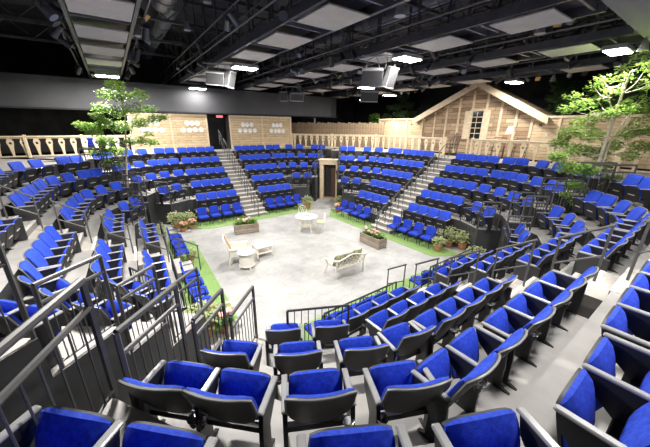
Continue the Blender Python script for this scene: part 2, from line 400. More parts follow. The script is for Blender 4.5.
# aisle stairs
def step_front(j): return -.72 + (j - 3) * TRD / 3
for b in range(4):
    st = bthing(b, 'aisle_stair', 'beige aisle stair climbing through the block %s' % BN[b], 'stair', 0, 0, 0, kind='structure')
    for j in range(1, 19):
        if j % 3 == 0 and j >= 3:
            # nosing on the tier edge itself
            z = j * RISE / 3; y0 = step_front(j)
            MB().box(-.60, .60, y0 - .012, y0 + .05, z - .02, z + .006).build('nosing', 'nosing', st)
            MB().box(-.60, .60, y0 - .010, y0 - .0005, z - RISE / 3 + .002, z - .021).build('riser', 'stepf', st)
            if j == 18: continue
            continue
        z1 = j * RISE / 3; z0 = (j // 3) * RISE + 0.001
        y0 = step_front(j); y1 = step_front((j // 3) * 3 + 3) - .002
        sp = MB().prism([(-.60, y0), (.60, y0), (.60, y1), (-.60, y1)], z0, z1, 0, 1).build('step', ['step', 'stepf'], st)
        MB().box(-.60, .60, y0 - .012, y0 + .05, z1 - .02, z1 + .006).build('nosing', 'nosing', sp)
    # carpet on the tiers inside the stair
    for k in range(1, 6):
        y0 = step_front(3 * k) + .05; y1 = step_front(3 * k + 1) - .014
        MB().box(-.60, .60, y0, y1, k * RISE, k * RISE + .005).build('step', 'step', st)

# ------------------------------------------------------------------ tip-up seats
def seat_meshes():
    nu, nw = 10, 8; D = {}
    def surf(u, wv, hw, z0, z1, yoff, corner):
        # u -1..1, wv 0..1
        zt = z1 - corner * abs(u) ** 8
        zb = z0 + .10 * abs(u) ** 3
        z = zb + (zt - zb) * wv
        hwz = hw * (0.84 + 0.16 * min(1, wv * 2.2) ** 0.6)
        x = u * hwz
        y = .02 - .205 * (1 - (z - .38) / .48) - .045 * abs(u) ** 2.2 * (0.4 + 0.6 * wv) + yoff
        return (x, y, z)
    fr = [surf(-1 + 2 * i / nu, j / nw, .256, .37, .85, -.014, .03) for i in range(nu + 1) for j in range(nw + 1)]
    bk = [surf(-1 + 2 * i / nu, j / nw, .256, .37, .85, .012, .03) for i in range(nu + 1) for j in range(nw + 1)]
    D['backrest'] = MB().shell(fr, bk, nu, nw).mesh('backrest', 'shell', True)
    pts = [surf(-1, .25 + .75 * j / 5, .257, .37, .852, .004, .03) for j in range(5)] + [surf(-1 + 2 * i / nu, 1, .257, .37, .852, .004, .03) for i in range(nu + 1)] + [surf(1, 1 - .75 * j / 5, .257, .37, .852, .004, .03) for j in range(1, 6)]
    D['shell_rim'] = MB().tube(pts, .011, 5).mesh('shell_rim', 'rim', True)
    def cu(u, wv, t):
        x, y, z = surf(u, wv, .253, .39, .847, -.016, .025)
        return (x, y - t * (1 - abs(u) ** 6 * .5) * (1 - abs(2 * wv - 1) ** 6 * .5), z)
    fr = [cu(-1 + 2 * i / nu, j / nw, .055) for i in range(nu + 1) for j in range(nw + 1)]
    bk = [cu(-1 + 2 * i / nu, j / nw, 0) for i in range(nu + 1) for j in range(nw + 1)]
    D['back_cushion'] = MB().shell(fr, bk, nu, nw).mesh('back_cushion', 'blue', True)
    # folded seat pan, nearly upright, its cushion facing the backrest
    def pan(u, wv, yoff, hw, z0, z1):
        zt = z1 - .03 * abs(u) ** 6; zb = z0 + .03 * abs(u) ** 4
        z = zb + (zt - zb) * wv; x = u * hw * (1 - .06 * abs(2 * wv - 1) ** 3)
        return (x, -.385 - .10 * wv + yoff, z)
    def pc(u, wv):
        x, y, z = pan(u, wv, 0, .236, .19, .602)
        return (x, y + .075 * (1 - abs(u) ** 5 * .6) * (1 - abs(2 * wv - 1) ** 5 * .6), z)
    fr = [pan(-1 + 2 * i / nu, j / nw, 0, .236, .19, .602) for i in range(nu + 1) for j in range(nw + 1)]
    bk = [pc(-1 + 2 * i / nu, j / nw) for i in range(nu + 1) for j in range(nw + 1)]
    D['seat_cushion'] = MB().shell(fr, bk, nu, nw).mesh('seat_cushion', 'blue', True)
    fr = [pan(-1 + 2 * i / nu, j / nw, -.02, .240, .17, .592) for i in range(nu + 1) for j in range(nw + 1)]
    bk = [pan(-1 + 2 * i / nu, j / nw, 0, .240, .17, .592) for i in range(nu + 1) for j in range(nw + 1)]
    D['seat_pan'] = MB().shell(fr, bk, nu, nw).mesh('seat_pan', 'panblk', True)
    D['number_plate'] = MB().box(-.11, .11, -.462, -.440, .35, .374).mesh('number_plate', 'plate')
    a = MB().cbox(-.026, .026, -.50, -.13, .555, .582, .008)
    D['armrest'] = a.mesh('armrest', 'arm')
    p = MB()
    prof = [(-.47, .555), (-.15, .555), (-.13, .44), (-.12, .30), (-.12, .04), (-.02, .0), (-.36, .0), (-.28, .04), (-.28, .30), (-.44, .44)]
    n = len(prof); order = [(0, 1, 2, 9), (2, 3, 8, 9), (3, 4, 7, 8), (4, 5, 6, 7)]
    for xs in ((-.018, .018),):
        vs = [(xs[0], y, z) for (y, z) in prof] + [(xs[1], y, z) for (y, z) in prof]
        fs = []
        for q in order: fs.append(q); fs.append(tuple(n + i for i in q[::-1]))
        for i in range(n): j = (i + 1) % n; fs.append((i, n + i, n + j, j))
        p.add(vs, fs)
    D['arm_panel'] = p.mesh('arm_panel', 'armp')
    D['end_panel'] = MB().cbox(-.024, .024, -.49, -.06, .03, .555, .006).mesh('end_panel', 'shell')
    D['aisle_light'] = MB().cbox(-.006, .006, -.03, .03, -.03, .03, .002).mesh('aisle_light', 'dplate')
    c = MB().lathe([(.030, 0), (.044, .07), (.047, .072), (.047, .078), (.040, .078), (.028, .012)], 14)
    D['cup_holder'] = c.mesh('cup_holder', ['shell'], True)
    D['cup_ring'] = MB().lathe([(.044, .066), (.050, .07), (.050, .078), (.044, .08), (.041, .074)], 14).mesh('cup_ring', 'chrome', True)
    D['crossbar'] = MB().box(-.255, .255, -.27, -.22, .24, .30).mesh('crossbar', 'armp')
    return D
SM = seat_meshes()
def make_seat(b, k, sd, l, d, rho, idx, left, right, endcap):
    rot = -math.radians(rho) * sd
    z = k * RISE
    lab = 'blue tip-up seat, %s from aisle stair, tier %s, %s, %s' % (ORD[idx], ['', 'one', 'two', 'three', 'four', 'five'][k], BN[b], SN[b][sd])
    t = bthing(b, 'theatre_seat', lab, 'seat', l * sd, d, z, rot, 'blue tip-up seats on the tiers')
    bkr = put('backrest', SM['backrest'], t); put('shell_rim', SM['shell_rim'], bkr); put('back_cushion', SM['back_cushion'], bkr)
    pn = put('seat_pan', SM['seat_pan'], t); put('seat_cushion', SM['seat_cushion'], pn); put('number_plate', SM['number_plate'], pn)
    put('crossbar', SM['crossbar'], t)
    for s, on in ((-1, left), (1, right)):
        if on:
            ar = put('armrest', SM['armrest'], t, (s * PIT / 2, 0, 0))
            if endcap == s:
                ep = put('end_panel', SM['end_panel'], t, (s * PIT / 2, 0, 0)); put('aisle_light', SM['aisle_light'], ep, (s * .03, -.12, .16))
            else:
                put('arm_panel', SM['arm_panel'], t, (s * PIT / 2, 0, 0))
    if k >= 1:
        ch = put('cup_holder', SM['cup_holder'], t, (.235 * (-1 if idx % 2 else 1), -.13, .34)); put('cup_ring', SM['cup_ring'], ch)
    return t
def template(k):
    e = EN
    G = [[(GAP + PIT * (i + .5), 0, 0) for i in range(4)]]
    if k >= 4:
        if k == 5: return G + [[(e + .12 + PIT * (i + .5), .04, 0) for i in range(2)], [(e + 1.84, -.24, 25)], [(e + 2.52, -.62, 30)], [(e + 3.43, -1.28, 45), (e + 3.82, -1.67, 45)]]
        sh = 0
        G += [[(e + .12 + PIT * (i + .5), -.02, 0) for i in range(2)], [(e + 1.50 + sh, -.22, 25)], [(e + 2.16 + sh, -.58, 28)],
              [(e + 2.78 + sh, -1.02, 45), (e + 3.16 + sh, -1.40, 45)]]
    elif k == 3: G += [[(e + .40, -.06, 10)], [(e + 1.12, -.24, 26)], [(e + 1.80, -.62, 28)], [(e + 2.48, -1.12, 42)]]
    elif k == 2: G += [[(e + .80, -.40, 28)], [(e + 1.46, -.76, 30)]]
    return G
NSEAT = 0
for b in range(4):
    for k in range(1, 6):
        for sd in (1, -1):
            idx = 0
            for g in template(k):
                for i, (l, d, rho) in enumerate(g):
                    dd = (k - 1) * TRD + d
                    x, y = BW(b, l * sd, dd)
                    px_, py_ = BW(b, l * sd - .4 * math.sin(math.radians(rho)) * sd, dd - .4 * math.cos(math.radians(rho)))
                    if inview(x, y, k * RISE + .6, 70) or inview(x, y, k * RISE + .1, 60) or inview(px_, py_, k * RISE + .64, 90):
                        # every seat carries the armrest nearer the aisle; the last of a run also the outer one
                        inner = -sd; last = (i == len(g) - 1)
                        left = (inner == -1) or last; right = (inner == 1) or last
                        cap = 0
                        if idx == 0: cap = inner
                        make_seat(b, k, sd, l, dd, rho, idx, left, right, cap); NSEAT += 1
                    idx += 1
print('seats', NSEAT)

# ------------------------------------------------------------------ loose chairs around the stage
def chair_meshes():
    D = {}; nu, nw = 8, 6
    def bs(u, wv, y):
        z = .50 + (.84 - .03 * abs(u) ** 4 - .50) * wv; x = u * .235 * (1 - .12 * (1 - wv) ** 2 - .06 * wv ** 6)
        return (x, -.06 * (1 - wv) - .03 * u * u + y, z)
    fr = [bs(-1 + 2 * i / nu, j / nw, -.045 * (1 - .5 * abs(-1 + 2 * i / nu) ** 4)) for i in range(nu + 1) for j in range(nw + 1)]
    bk = [bs(-1 + 2 * i / nu, j / nw, 0) for i in range(nu + 1) for j in range(nw + 1)]
    D['backrest'] = MB().shell(fr, bk, nu, nw).mesh('backrest', 'chairblue', True)
    def ss(u, wv, z): return (u * .235 * (1 - .08 * wv ** 4), -.07 - .43 * wv, z - .02 * wv ** 6)
    fr = [ss(-1 + 2 * i / nu, j / nw, .40) for i in range(nu + 1) for j in range(nw + 1)]
    bk = [ss(-1 + 2 * i / nu, j / nw, .475 - .02 * abs(-1 + 2 * i / nu) ** 4) for i in range(nu + 1) for j in range(nw + 1)]
    D['seat'] = MB().shell(fr, bk, nu, nw).mesh('seat', 'chairblue', True)
    D['leg_front'] = MB().tube([(0, 0, 0), (0, 0, .42)], .012, 6).mesh('leg', 'brail', True)
    D['leg_rear'] = MB().tube([(0, .05, 0), (0, 0, .42), (0, .03, .62)], .012, 6).mesh('leg', 'brail', True)
    D['armrest'] = MB().tube([(0, -.05, .58), (0, -.10, .64), (0, -.34, .64), (0, -.40, .60), (0, -.41, .42)], .014, 6).mesh('armrest', 'brail', True)
    return D
CM = chair_meshes()
for b in range(4):
    for sd in (1, -1):
        for i in range(4):
            l = (.97 + .60 * i) * sd; d = -.86
            if b == 1: l -= .30
            x, y = BW(b, l, d)
            if not inview(x, y, .5, 40): continue
            t = bthing(b, 'stacking_chair', 'blue upholstered stage-level chair, %s from stair foot, %s, %s' % (ORD[i], BN[b], SN[b][sd]), 'chair', l, d, 0, 0, 'blue chairs on the turf')
            put('backrest', CM['backrest'], t); put('seat', CM['seat'], t)
            for s in (-1, 1):
                put('leg', CM['leg_front'], t, (s * .22, -.46, 0)); put('leg', CM['leg_rear'], t, (s * .22, -.06, 0))
                put('armrest', CM['armrest'], t, (s * .25, 0, 0))

# ------------------------------------------------------------------ railings
BAR = {}
def bar_mesh(h, r, m):
    key = (round(h, 3), r, m)
    if key not in BAR: BAR[key] = MB().tube([(0, 0, 0), (0, 0, h)], r, 5).mesh('baluster', m, True)
    return BAR[key]
def rail_panel(label, p0, p1, h=1.05, group='guard rails', n=8, slope=0.0, mid=True, rr=.024, m='rail', bottom=.08, pr=.022, ext=0):
    """guard rail between world points p0, p1; posts, two upper rails, a low rail and upright bars"""
    p0, p1 = Vector(p0), Vector(p1); dv = p1 - p0; L = math.hypot(dv.x, dv.y); ang = math.atan2(dv.y, dv.x)
    t = thing('guard_rail', label, 'railing', tuple(p0), ang, group)
    dz = p1.z - p0.z
    put('post', bar_mesh(h, pr, m), t, (0, 0, 0)); put('post', bar_mesh(h, pr, m), t, (L, 0, dz))
    MB().tube([(0, 0, h), (L, 0, dz + h)], rr, 8).build('top_rail', m, t, smooth=True)
    if mid: MB().tube([(0, 0, h - .22), (L, 0, dz + h - .22)], rr * .8, 6).build('mid_rail', m, t, smooth=True)
    MB().tube([(0, 0, bottom), (L, 0, dz + bottom)], .013, 5).build('bottom_rail', m, t, smooth=True)
    top = h - .22 if mid else h
    for i in range(1, n):
        f = i / n; put('baluster', bar_mesh(top - bottom, .0075, m), t, (L * f, 0, dz * f + bottom))
    return t
def aisle_rail(b, j):
    k = j; d0 = (k - 1) * TRD + .25; d1 = d0 + .56
    z0 = k * RISE + RISE; z0 = (k + 1) * RISE; z1 = z0 + RISE * .67
    t = bthing(b, 'aisle_handrail', 'grey tube handrail, %s up the aisle stair %s' % (ORD[j + 1], BN[b]), 'handrail', 0, d0, 0, 0, 'handrails in the aisle stairs')
    zs0 = math.floor((d0 + .72 + .001) / (TRD / 3)) ; zs0 = max(0, (3 + zs0)) * RISE / 3
    zs1 = max(0, 3 + math.floor((d1 + .72 + .001) / (TRD / 3))) * RISE / 3
    h = .93; L = d1 - d0
    MB().tube([(0, 0, zs0), (0, 0, zs0 + h)], .019, 6).build('post', 'rail', t, smooth=True)
    MB().tube([(0, L, zs1), (0, L, zs1 + h)], .019, 6).build('post', 'rail', t, smooth=True)
    MB().tube([(0, -.03, zs0 + h - .03), (0, L + .03, zs1 + h + .03)], .022, 8).build('top_rail', 'rail', t, smooth=True)
    MB().tube([(0, 0, zs0 + .45), (0, L, zs1 + .45)], .017, 6).build('mid_rail', 'rail', t, smooth=True)
for b in range(4):
    for j in range(-1, 6):
        d0 = (j - 1) * TRD + .25
        x, y = BW(b, 0, d0)
        if inview(x, y, (j + 1) * RISE + .5, 30): aisle_rail(b, j)
for b in range(4):
    for sd in (1, -1):
        # front of the first tier
        a = BW(b, .70 * sd, -.68); c = BW(b, 2.9 * sd, -.68)
        if inview(*a, .9, 40) or inview(*c, .9, 40):
            rail_panel('dark guard rail before first-tier seats, %s, %s' % (BN[b], SN[b][sd]), (*a, RISE), (*c, RISE), .62, 'guard rails before the first tier', 18, mid=False, m='brail', rr=.02)
        # wing of the second tier
        a = BW(b, 3.05 * sd, .22); c = BW(b, 3.98 * sd, -.24)
        if inview(*a, 1.4, 40) or inview(*c, 1.4, 40):
            rail_panel('dark guard rail on second-tier wing wall, %s, %s' % (BN[b], SN[b][sd]), (*a, 2 * RISE), (*c, 2 * RISE), .85, 'guard rails on the wing walls', 9, mid=False, m='brail', rr=.02)
        for k in range(2, 6):
            e = EDG(b, sd, k) - .06
            fx, fy = FRT(b, sd, k)[-1]; fy += .04; fx = fy + e
            ex, ey = end_pt(b, sd, k); ey -= .06; ex = ey + e
            if k == 5 and (b, sd) == (2, 1): fx, fy, ex, ey = 6.18, .90, 6.62, 1.85
            a = BW(b, fx * sd, fy); c = BW(b, ex * sd, ey)
            if inview(*a, k * RISE + .5, 60) or inview(*c, k * RISE + .5, 60):
                rail_panel('dark tunnel-edge guard rail, tier %s, %s, %s' % (['', 'one', 'two', 'three', 'four', 'five'][k], BN[b], SN[b][sd]), (*a, k * RISE), (*c, k * RISE), 1.08, 'guard rails along the tunnel edges', 8, rr=.028, pr=.026)

# ------------------------------------------------------------------ turf strips
for b in range(4):
    cx = 0 if b != 1 else -.35
    poly = [(-4.2, -.72), (4.2, -.72), (3.55, -1.8), (-3.0, -1.8)] if b != 0 else [(-4.2, -.72), (4.0, -.72), (3.2, -1.85), (-2.75, -1.95)]
    if b == 3: poly = [(-3.9, -.72), (3.6, -.72), (2.9, -1.85), (-3.3, -1.85)]
    if b == 2: poly = [(-3.6, -.72), (3.4, -.72), (3.2, -1.9), (-2.9, -1.9)]
    o = MB().prism([(x + cx, y) for x, y in poly], 0.0, .018).build('turf_strip', 'turf', None, bloc(b), BR(b))
    tag(o, 'bright green turf strip along the stage edge %s' % BN[b], 'turf')
    # standing pile
    mb = MB(); rnd = random.Random(b)
    xs = [p[0] for p in poly]
    for _ in range(5200):
        y = rnd.uniform(-1.86, -.75); f = (y + .72) / (poly[2][1] + .72)
        if f > 1: continue
        x0 = poly[0][0] + (poly[3][0] - poly[0][0]) * f; x1 = poly[1][0] + (poly[2][0] - poly[1][0]) * f
        x = rnd.uniform(x0, x1) + cx; a = rnd.uniform(0, PI); dx, dy = .008 * math.cos(a), .008 * math.sin(a)
        mb.add([(x - dx, y - dy, .016), (x + dx, y + dy, .016), (x + rnd.uniform(-.01, .01), y + rnd.uniform(-.01, .01), .016 + rnd.uniform(.012, .026))], [(0, 1, 2)])
    g = mb.build('turf_pile', 'turf', o); tag(g, kind='stuff')

# ------------------------------------------------------------------ stage tunnel doorway
vax = math.radians(81.5) - PI / 2
t = thing('tunnel_doorway', 'pale pine door surround at the mouth of the far stage tunnel', 'doorway', (0.27, 19.55, 0), vax)
MB().cbox(-.68, -.42, 0, .55, 0, 2.62, .012).build('jamb', 'pale', t)
MB().cbox(.42, .68, 0, .55, 0, 2.62, .012).build('jamb', 'pale', t)
MB().cbox(-.70, .70, -.02, .57, 2.35, 2.62, .012).build('lintel', 'pale', t)
MB().cbox(-.76, .76, -.06, .62, 2.62, 2.70, .012).build('cap_board', 'pale', t)
MB().cbox(-.45, .45, -.05, .55, 0.0, .05, .01).build('threshold', 'batten', t)
MB().box(-.42, .42, .50, .53, .05, 2.36).build('dark_backing', 'blackwall', t)
MB().cbox(.05, .38, .44, .49, .05, 2.1, .01).build('door_leaf', 'brownch', t)

# ------------------------------------------------------------------ wooden set: plate wall
WD = 5.0; WZ = 6 * RISE
def onplane(b, d, px, py):
    x, y, a = BL[b]; n = (math.cos(a), math.sin(a))
    p = atY(px, py, 1.0); q = Vector((p.x, p.y, p.z - CAMH))
    s_ = (d + x * n[0] + y * n[1]) / (q.x * n[0] + q.y * n[1])
    P = q * s_; dx, dy = P.x - x, P.y - y
    return dx * math.sin(a) - dy * math.cos(a), P.z + CAMH
WN = ['wall_plate_left', 'wall_plate_right']
for (l0, l1, nm, nb, where) in ((-4.85, -.55, 'wall_plate_left', 2, 'left of the dark exit'), (1.0, 5.75, 'wall_plate_right', 2, 'right of the dark exit')):
    o = MB().box(l0, l1, WD, WD + .08, WZ, 5.36).build(nm, 'pine', None, bloc(0), BR(0))
    struct(o, 'pine board wall hung with white plates, %s' % where, 'wall')
    n = nb
    for i in range(n + 1):
        x = l0 + (l1 - l0) * i / n
        MB().box(x - .05, x + .05, WD - .035, WD, WZ, 5.36).build('batten', 'batten', o)
    MB().box(l0 - .05, l1 + .05, WD - .04, WD + .1, 5.36, 5.46).build('top_trim', 'batten', o)
    MB().box(l0, l1, WD - .03, WD, WZ, WZ + .14).build('base_board', 'batten', o)
PLATES = [(235, 165), (253, 165), (272, 165), (222, 190), (245, 190), (265, 188), (287, 188), (97, 168), (125, 168), (75, 192), (98, 192), (122, 192), (145, 192),
          (437, 167), (452, 167), (467, 166), (427, 188), (446, 188), (463, 188), (480, 187), (547, 167), (560, 167), (573, 166), (540, 187), (555, 187), (568, 187), (582, 187)]
plate_me = MB().lathe([(.02, .0), (.10, -.004), (.15, -.022), (.155, -.026), (.15, -.03), (.10, -.014), (.02, -.010)], 20, axis='y').mesh('wall_plate', 'dplate', True)
for i, (cx_, cy_) in enumerate(PLATES):
    l, z = onplane(0, WD, 120 + cx_ / 3.61, 80 + cy_ / 3.61)
    up_ = 'upper' if cy_ < 180 else 'lower'
    grp = 'left plate wall' if cx_ < 365 else 'right plate wall'
    o = put('wall_plate', plate_me, None, bloc(0, l, WD - .002, z), BR(0))
    same = sorted((abs(q[0] - 365), q) for q in PLATES if (q[1] < 180) == (cy_ < 180) and (q[0] < 365) == (cx_ < 365))
    tag(o, 'white round plate, %s from the exit in %s row, %s' % (ORD[[q[1] for q in same].index((cx_, cy_))], up_, grp), 'plate', 'white plates on the plate wall')
# dark exit with sign and handrail
ex = MB().box(-.6, 1.02, WD + 1.2, WD + 1.3, WZ, 5.6).build('door_1', 'black', None, bloc(0), BR(0)); struct(ex, 'dark exit opening between the plate walls', 'door')
MB().box(-.58, -.50, WD + .09, WD + 1.2, WZ, 5.4).build('jamb', 'black', ex); MB().box(.95, 1.0, WD + .09, WD + 1.2, WZ, 5.4).build('jamb', 'black', ex)
l, z = onplane(0, WD + .9, 217.5, 118.5)
t = bthing(0, 'exit_sign', 'small lit red exit sign over the dark doorway', 'sign', l, WD + .9, z)
MB().cbox(-.24, .24, 0, .06, -.08, .08, .006).build('housing', 'lampbody', t); MB().box(-.22, .22, -.006, 0, -.065, .065).build('face', 'exit', t)
t = bthing(0, 'stair_handrail', 'thin grey handrail inside the dark exit', 'handrail', .35, WD - .1, WZ)
MB().tube([(0, 0, 0), (-.15, .1, .95)], .016, 6).build('post', 'steelg', t); MB().tube([(.45, .6, 0), (.40, .6, .55)], .016, 6).build('post', 'steelg', t)
MB().tube([(-.15, .1, .95), (.40, .6, .55)], .018, 6).build('top_rail', 'steelg', t)

# soffit above the plate wall
o = MB().prism([(-13, WD - .1), (9.6, WD - .1), (10.6, WD + .5), (-13, WD + .5)], 5.52, 7.05).build('wall_soffit', 'soffit', None, bloc(0), BR(0))
struct(o, 'plain grey soffit band above the plate wall', 'soffit')
MB().box(-13, 10.2, WD - .16, WD - .1, 5.50, 5.58).build('lower_trim', 'blackwall', o)
o = MB().box(-13, -4.95, WD + 2.8, WD + 2.9, WZ, 7).build('wall_recess', 'black', None, bloc(0), BR(0)); struct(o, 'black recess wall behind the left balustrade', 'wall')

# ------------------------------------------------------------------ balustrades
def baluster_mesh():
    cu = bpy.data.curves.new('balcurve', 'CURVE'); cu.dimensions = '2D'; cu.fill_mode = 'BOTH'; cu.extrude = .018
    half = [(.04, 0), (.042, .10), (.06, .30), (.085, .46), (.115, .58), (.125, .66), (.115, .72), (.09, .75), (.09, .80), (.10, .84)]
    pts = half + [(-x, y) for x, y in half[::-1]]
    sp = cu.splines.new('POLY'); sp.points.add(len(pts) - 1); sp.use_cyclic_u = True
    for i, (x, y) in enumerate(pts): sp.points[i].co = (x, y, 0, 1)
    sp = cu.splines.new('POLY'); sp.points.add(9); sp.use_cyclic_u = True
    for i in range(10): sp.points[i].co = (.055 * math.cos(-2 * PI * i / 10), .61 + .06 * math.sin(-2 * PI * i / 10), 0, 1)
    ob = bpy.data.objects.new('tmp', cu); COL.objects.link(ob)
    dg = bpy.context.evaluated_depsgraph_get(); me = bpy.data.meshes.new_from_object(ob.evaluated_get(dg)); me.name = 'baluster'
    bpy.data.objects.remove(ob); bpy.data.curves.remove(cu)
    me.transform(Matrix.Rotation(PI / 2, 4, 'X'))
    me.materials.clear(); me.materials.append(MT['pale']); return me
BALM = baluster_mesh()
def balustrade(label, p0, p1, z, sp=.5, npost=3):
    dx, dy = p1[0] - p0[0], p1[1] - p0[1]; L = math.hypot(dx, dy); a = math.atan2(dy, dx)
    t = thing('balustrade', label, 'balustrade', (p0[0], p0[1], z), a, 'pale pine balustrades')
    MB().cbox(-.05, L + .05, -.075, .075, .96, 1.03, .01).build('top_rail', 'pale', t)
    MB().cbox(0, L, -.03, .03, .90, .96, .005).build('upper_rail', 'pale', t)
    MB().cbox(0, L, -.035, .035, .05, .11, .005).build('bottom_rail', 'pale', t)
    for i in range(npost):
        x = L * i / (npost - 1); MB().cbox(x - .06, x + .06, -.06, .06, 0, 1.08, .01).build('post', 'pale', t)
    n = max(1, int(L / sp))
    for i in range(n):
        x = L * (i + .5) / n; put('baluster', BALM, t, (x, 0, .085))
    return t
balustrade('pale sawn balustrade on the walkway beside the small tree', BW(0, -11.4, 4.15), BW(0, -4.95, 4.15), WZ, .46, 4)
PA = BW(0, 5.85, 5.0); PB = BW(1, -6.3, 4.75)
balustrade('pale sawn balustrade bridging above the tunnel doorway', PA, PB, WZ, .46, 3)
balustrade('pale sawn balustrade from the cabin stair toward the doorway', PB, BW(1, -.85, 4.75), WZ, .46, 3)
balustrade('pale sawn balustrade before the cabin porch', BW(1, .75, 4.75), BW(1, 4.6, 4.75), WZ, .5, 3)
balustrade('pale sawn balustrade behind the tall tree', BW(1, 4.75, 4.75), BW(1, 10.5, 4.75), WZ, .5, 4)

# plank fence beyond the bridge balustrade
FA = Vector((*BW(0, 6.9, 7.0), 0)); FB = Vector((*BW(1, -7.4, 6.9), 0)); fd = FB - FA; fl = fd.length; fa = math.atan2(fd.y, fd.x)
t = thing('plank_fence', 'weathered upright plank fence behind the bridge balustrade', 'fence', (FA.x, FA.y, WZ - .4), fa)
n = int(fl / .21)
fm = [MB().cbox(.004, .20, -.015, .015, 0, 2.28 + .05 * math.sin(i * 2.1), .004).mesh('plank', 'pine_v') for i in range(4)]
for i in range(n): put('plank', fm[(i * 7) % 4], t, (i * fl / n, .01 * math.sin(i * 1.7), 0))
MB().box(0, fl, .02, .06, .5, .6).build('cross_rail', 'batten', t); MB().box(0, fl, .02, .06, 1.7, 1.8).build('cross_rail', 'batten', t)
pp = atY(313, 133, FA.y - .4)
t = thing('steel_column', 'slim pale steel column beside the plank fence', 'column', (pp.x, pp.y, WZ - .3))
MB().tube([(0, 0, 0), (0, 0, 2.5)], .07, 12).build('shaft', 'spkw', t, smooth=True); MB().cbox(-.12, .12, -.12, .12, 2.5, 2.54, .01).build('cap_plate', 'spkw', t)

# ------------------------------------------------------------------ cabin set
HD = 6.5
def lz(px, py, d=HD): return onplane(1, d, px, py)
lA, zA = lz(476, 81); lL, zL = lz(414, 117.5); lR, zR = lz(541, 113)
hb = bthing(1, 'cabin_facade', 'rustic board cabin front with a steep gable', 'cabin', 0, 0, 0)
wl, wr = lL + .35, lR - .55
zt = lambda l: zL + (zA - zL) * (l - lL) / (lA - lL) if l < lA else zA + (zR - zA) * (l - lA) / (lR - lA)
MB().plate([(wl, WZ), (wr, WZ), (wr, zt(wr) - .05), (lA, zA - .05), (wl, zt(wl) - .05)], HD + .5, HD + .58).build('gable_wall', 'barn', hb)
nb = 8
for i in range(nb + 1):
    x = wl + (wr - wl) * i / nb
    MB().box(x - .06, x + .06, HD + .45, HD + .5, WZ, zt(x) - .12).build('batten', 'batten', hb)
def slab(x0, z0, x1, z1, th, y0, y1, name, m):
    return MB().plate([(x0, z0), (x1, z1), (x1, z1 + th), (x0, z0 + th)], y0, y1).build(name, m, hb)
slab(lL - .2, zL - .15, lA, zA, .14, HD, HD + 2.0, 'roof_slope', 'barn'); slab(lR + .2, zR - .15, lA, zA, .14, HD, HD + 2.0, 'roof_slope', 'barn')
slab(lL - .25, zL - .34, lA, zA - .16, .36, HD - .05, HD, 'barge_board', 'batten'); slab(lR + .25, zR - .34, lA, zA - .16, .36, HD - .05, HD, 'barge_board', 'batten')
# cabin window with shutters
l0, z1 = lz(470.5, 109, HD + .5); l1, z0 = lz(477.5, 136, HD + .5)
wn = MB().box(l0, l1, HD + .47, HD + .495, z0, z1).build('window', 'glassd', hb)
for i in range(1, 5): zz = z0 + (z1 - z0) * i / 5; MB().box(l0, l1, HD + .455, HD + .47, zz - .02, zz + .02).build('glazing_bar', 'batten', wn)
MB().box((l0 + l1) / 2 - .015, (l0 + l1) / 2 + .015, HD + .455, HD + .47, z0, z1).build('glazing_bar', 'batten', wn)
for (a_, b_) in ((l0 - .42, l0 - .02), (l1 + .02, l1 + .42)):
    MB().cbox(a_, b_, HD + .43, HD + .49, z0 - .05, z1 + .05, .008).build('shutter', 'pale', hb)
MB().box(l0 - .1, l1 + .1, HD + .42, HD + .49, z1 + .03, z1 + .13).build('lintel', 'batten', hb)
# low board walls either side
def lowwall(name, label, a0, a1, ztop, nbat, d=HD + .35):
    o = MB().box(a0, a1, d, d + .08, WZ, ztop).build(name, 'pine', None, bloc(1), BR(1)); struct(o, label, 'wall')
    for i in range(nbat + 1):
        x = a0 + (a1 - a0) * i / nbat; MB().box(x - .06, x + .06, d - .04, d, WZ, ztop).build('batten', 'batten', o)
    MB().box(a0 - .06, a1 + .06, d - .06, d + .12, ztop, ztop + .11).build('top_trim', 'batten', o)
    return o
la, _ = lz(378, 118, HD + .35); 
lowwall('wall_cabin_left', 'low pine board wall left of the cabin front', la, wl - .02, 5.28, 3)
lowwall('wall_cabin_right', 'low pine board wall right of the cabin front', wr + .02, 8.6, 5.28, 5)
for i, (px, py) in enumerate(((395, 124.5), (395, 128.3))):
    l, z = lz(px, py, HD + .35); o = put('wall_plate', plate_me, None, bloc(1, l, HD + .345, z), BR(1))
    tag(o, 'white round plate, %s of two on low cabin wall' % ('upper', 'lower')[i], 'plate')
for i, (px, py) in enumerate(((383, 122), (410, 122.5), (539, 121), (545, 131))):
    l, z = lz(px, py, HD + .35)
    t = bthing(1, 'wall_ornament', ['dark leaf wall ornament by the low wall end', 'dark leaf wall ornament beside the cabin corner', 'dark star wall ornament right of the cabin', 'pale star wall ornament below the dark star'][i], 'ornament', l, HD + .34, z)
    for q in range(4):
        a = PI / 4 + q * PI / 2
        MB().plate([(0, 0), (.05 * math.cos(a - .5), .05 * math.sin(a - .5)), (.13 * math.cos(a), .13 * math.sin(a)), (.05 * math.cos(a + .5), .05 * math.sin(a + .5))], -.02, 0).build('point', 'barkd' if i < 3 else 'dplate', t)
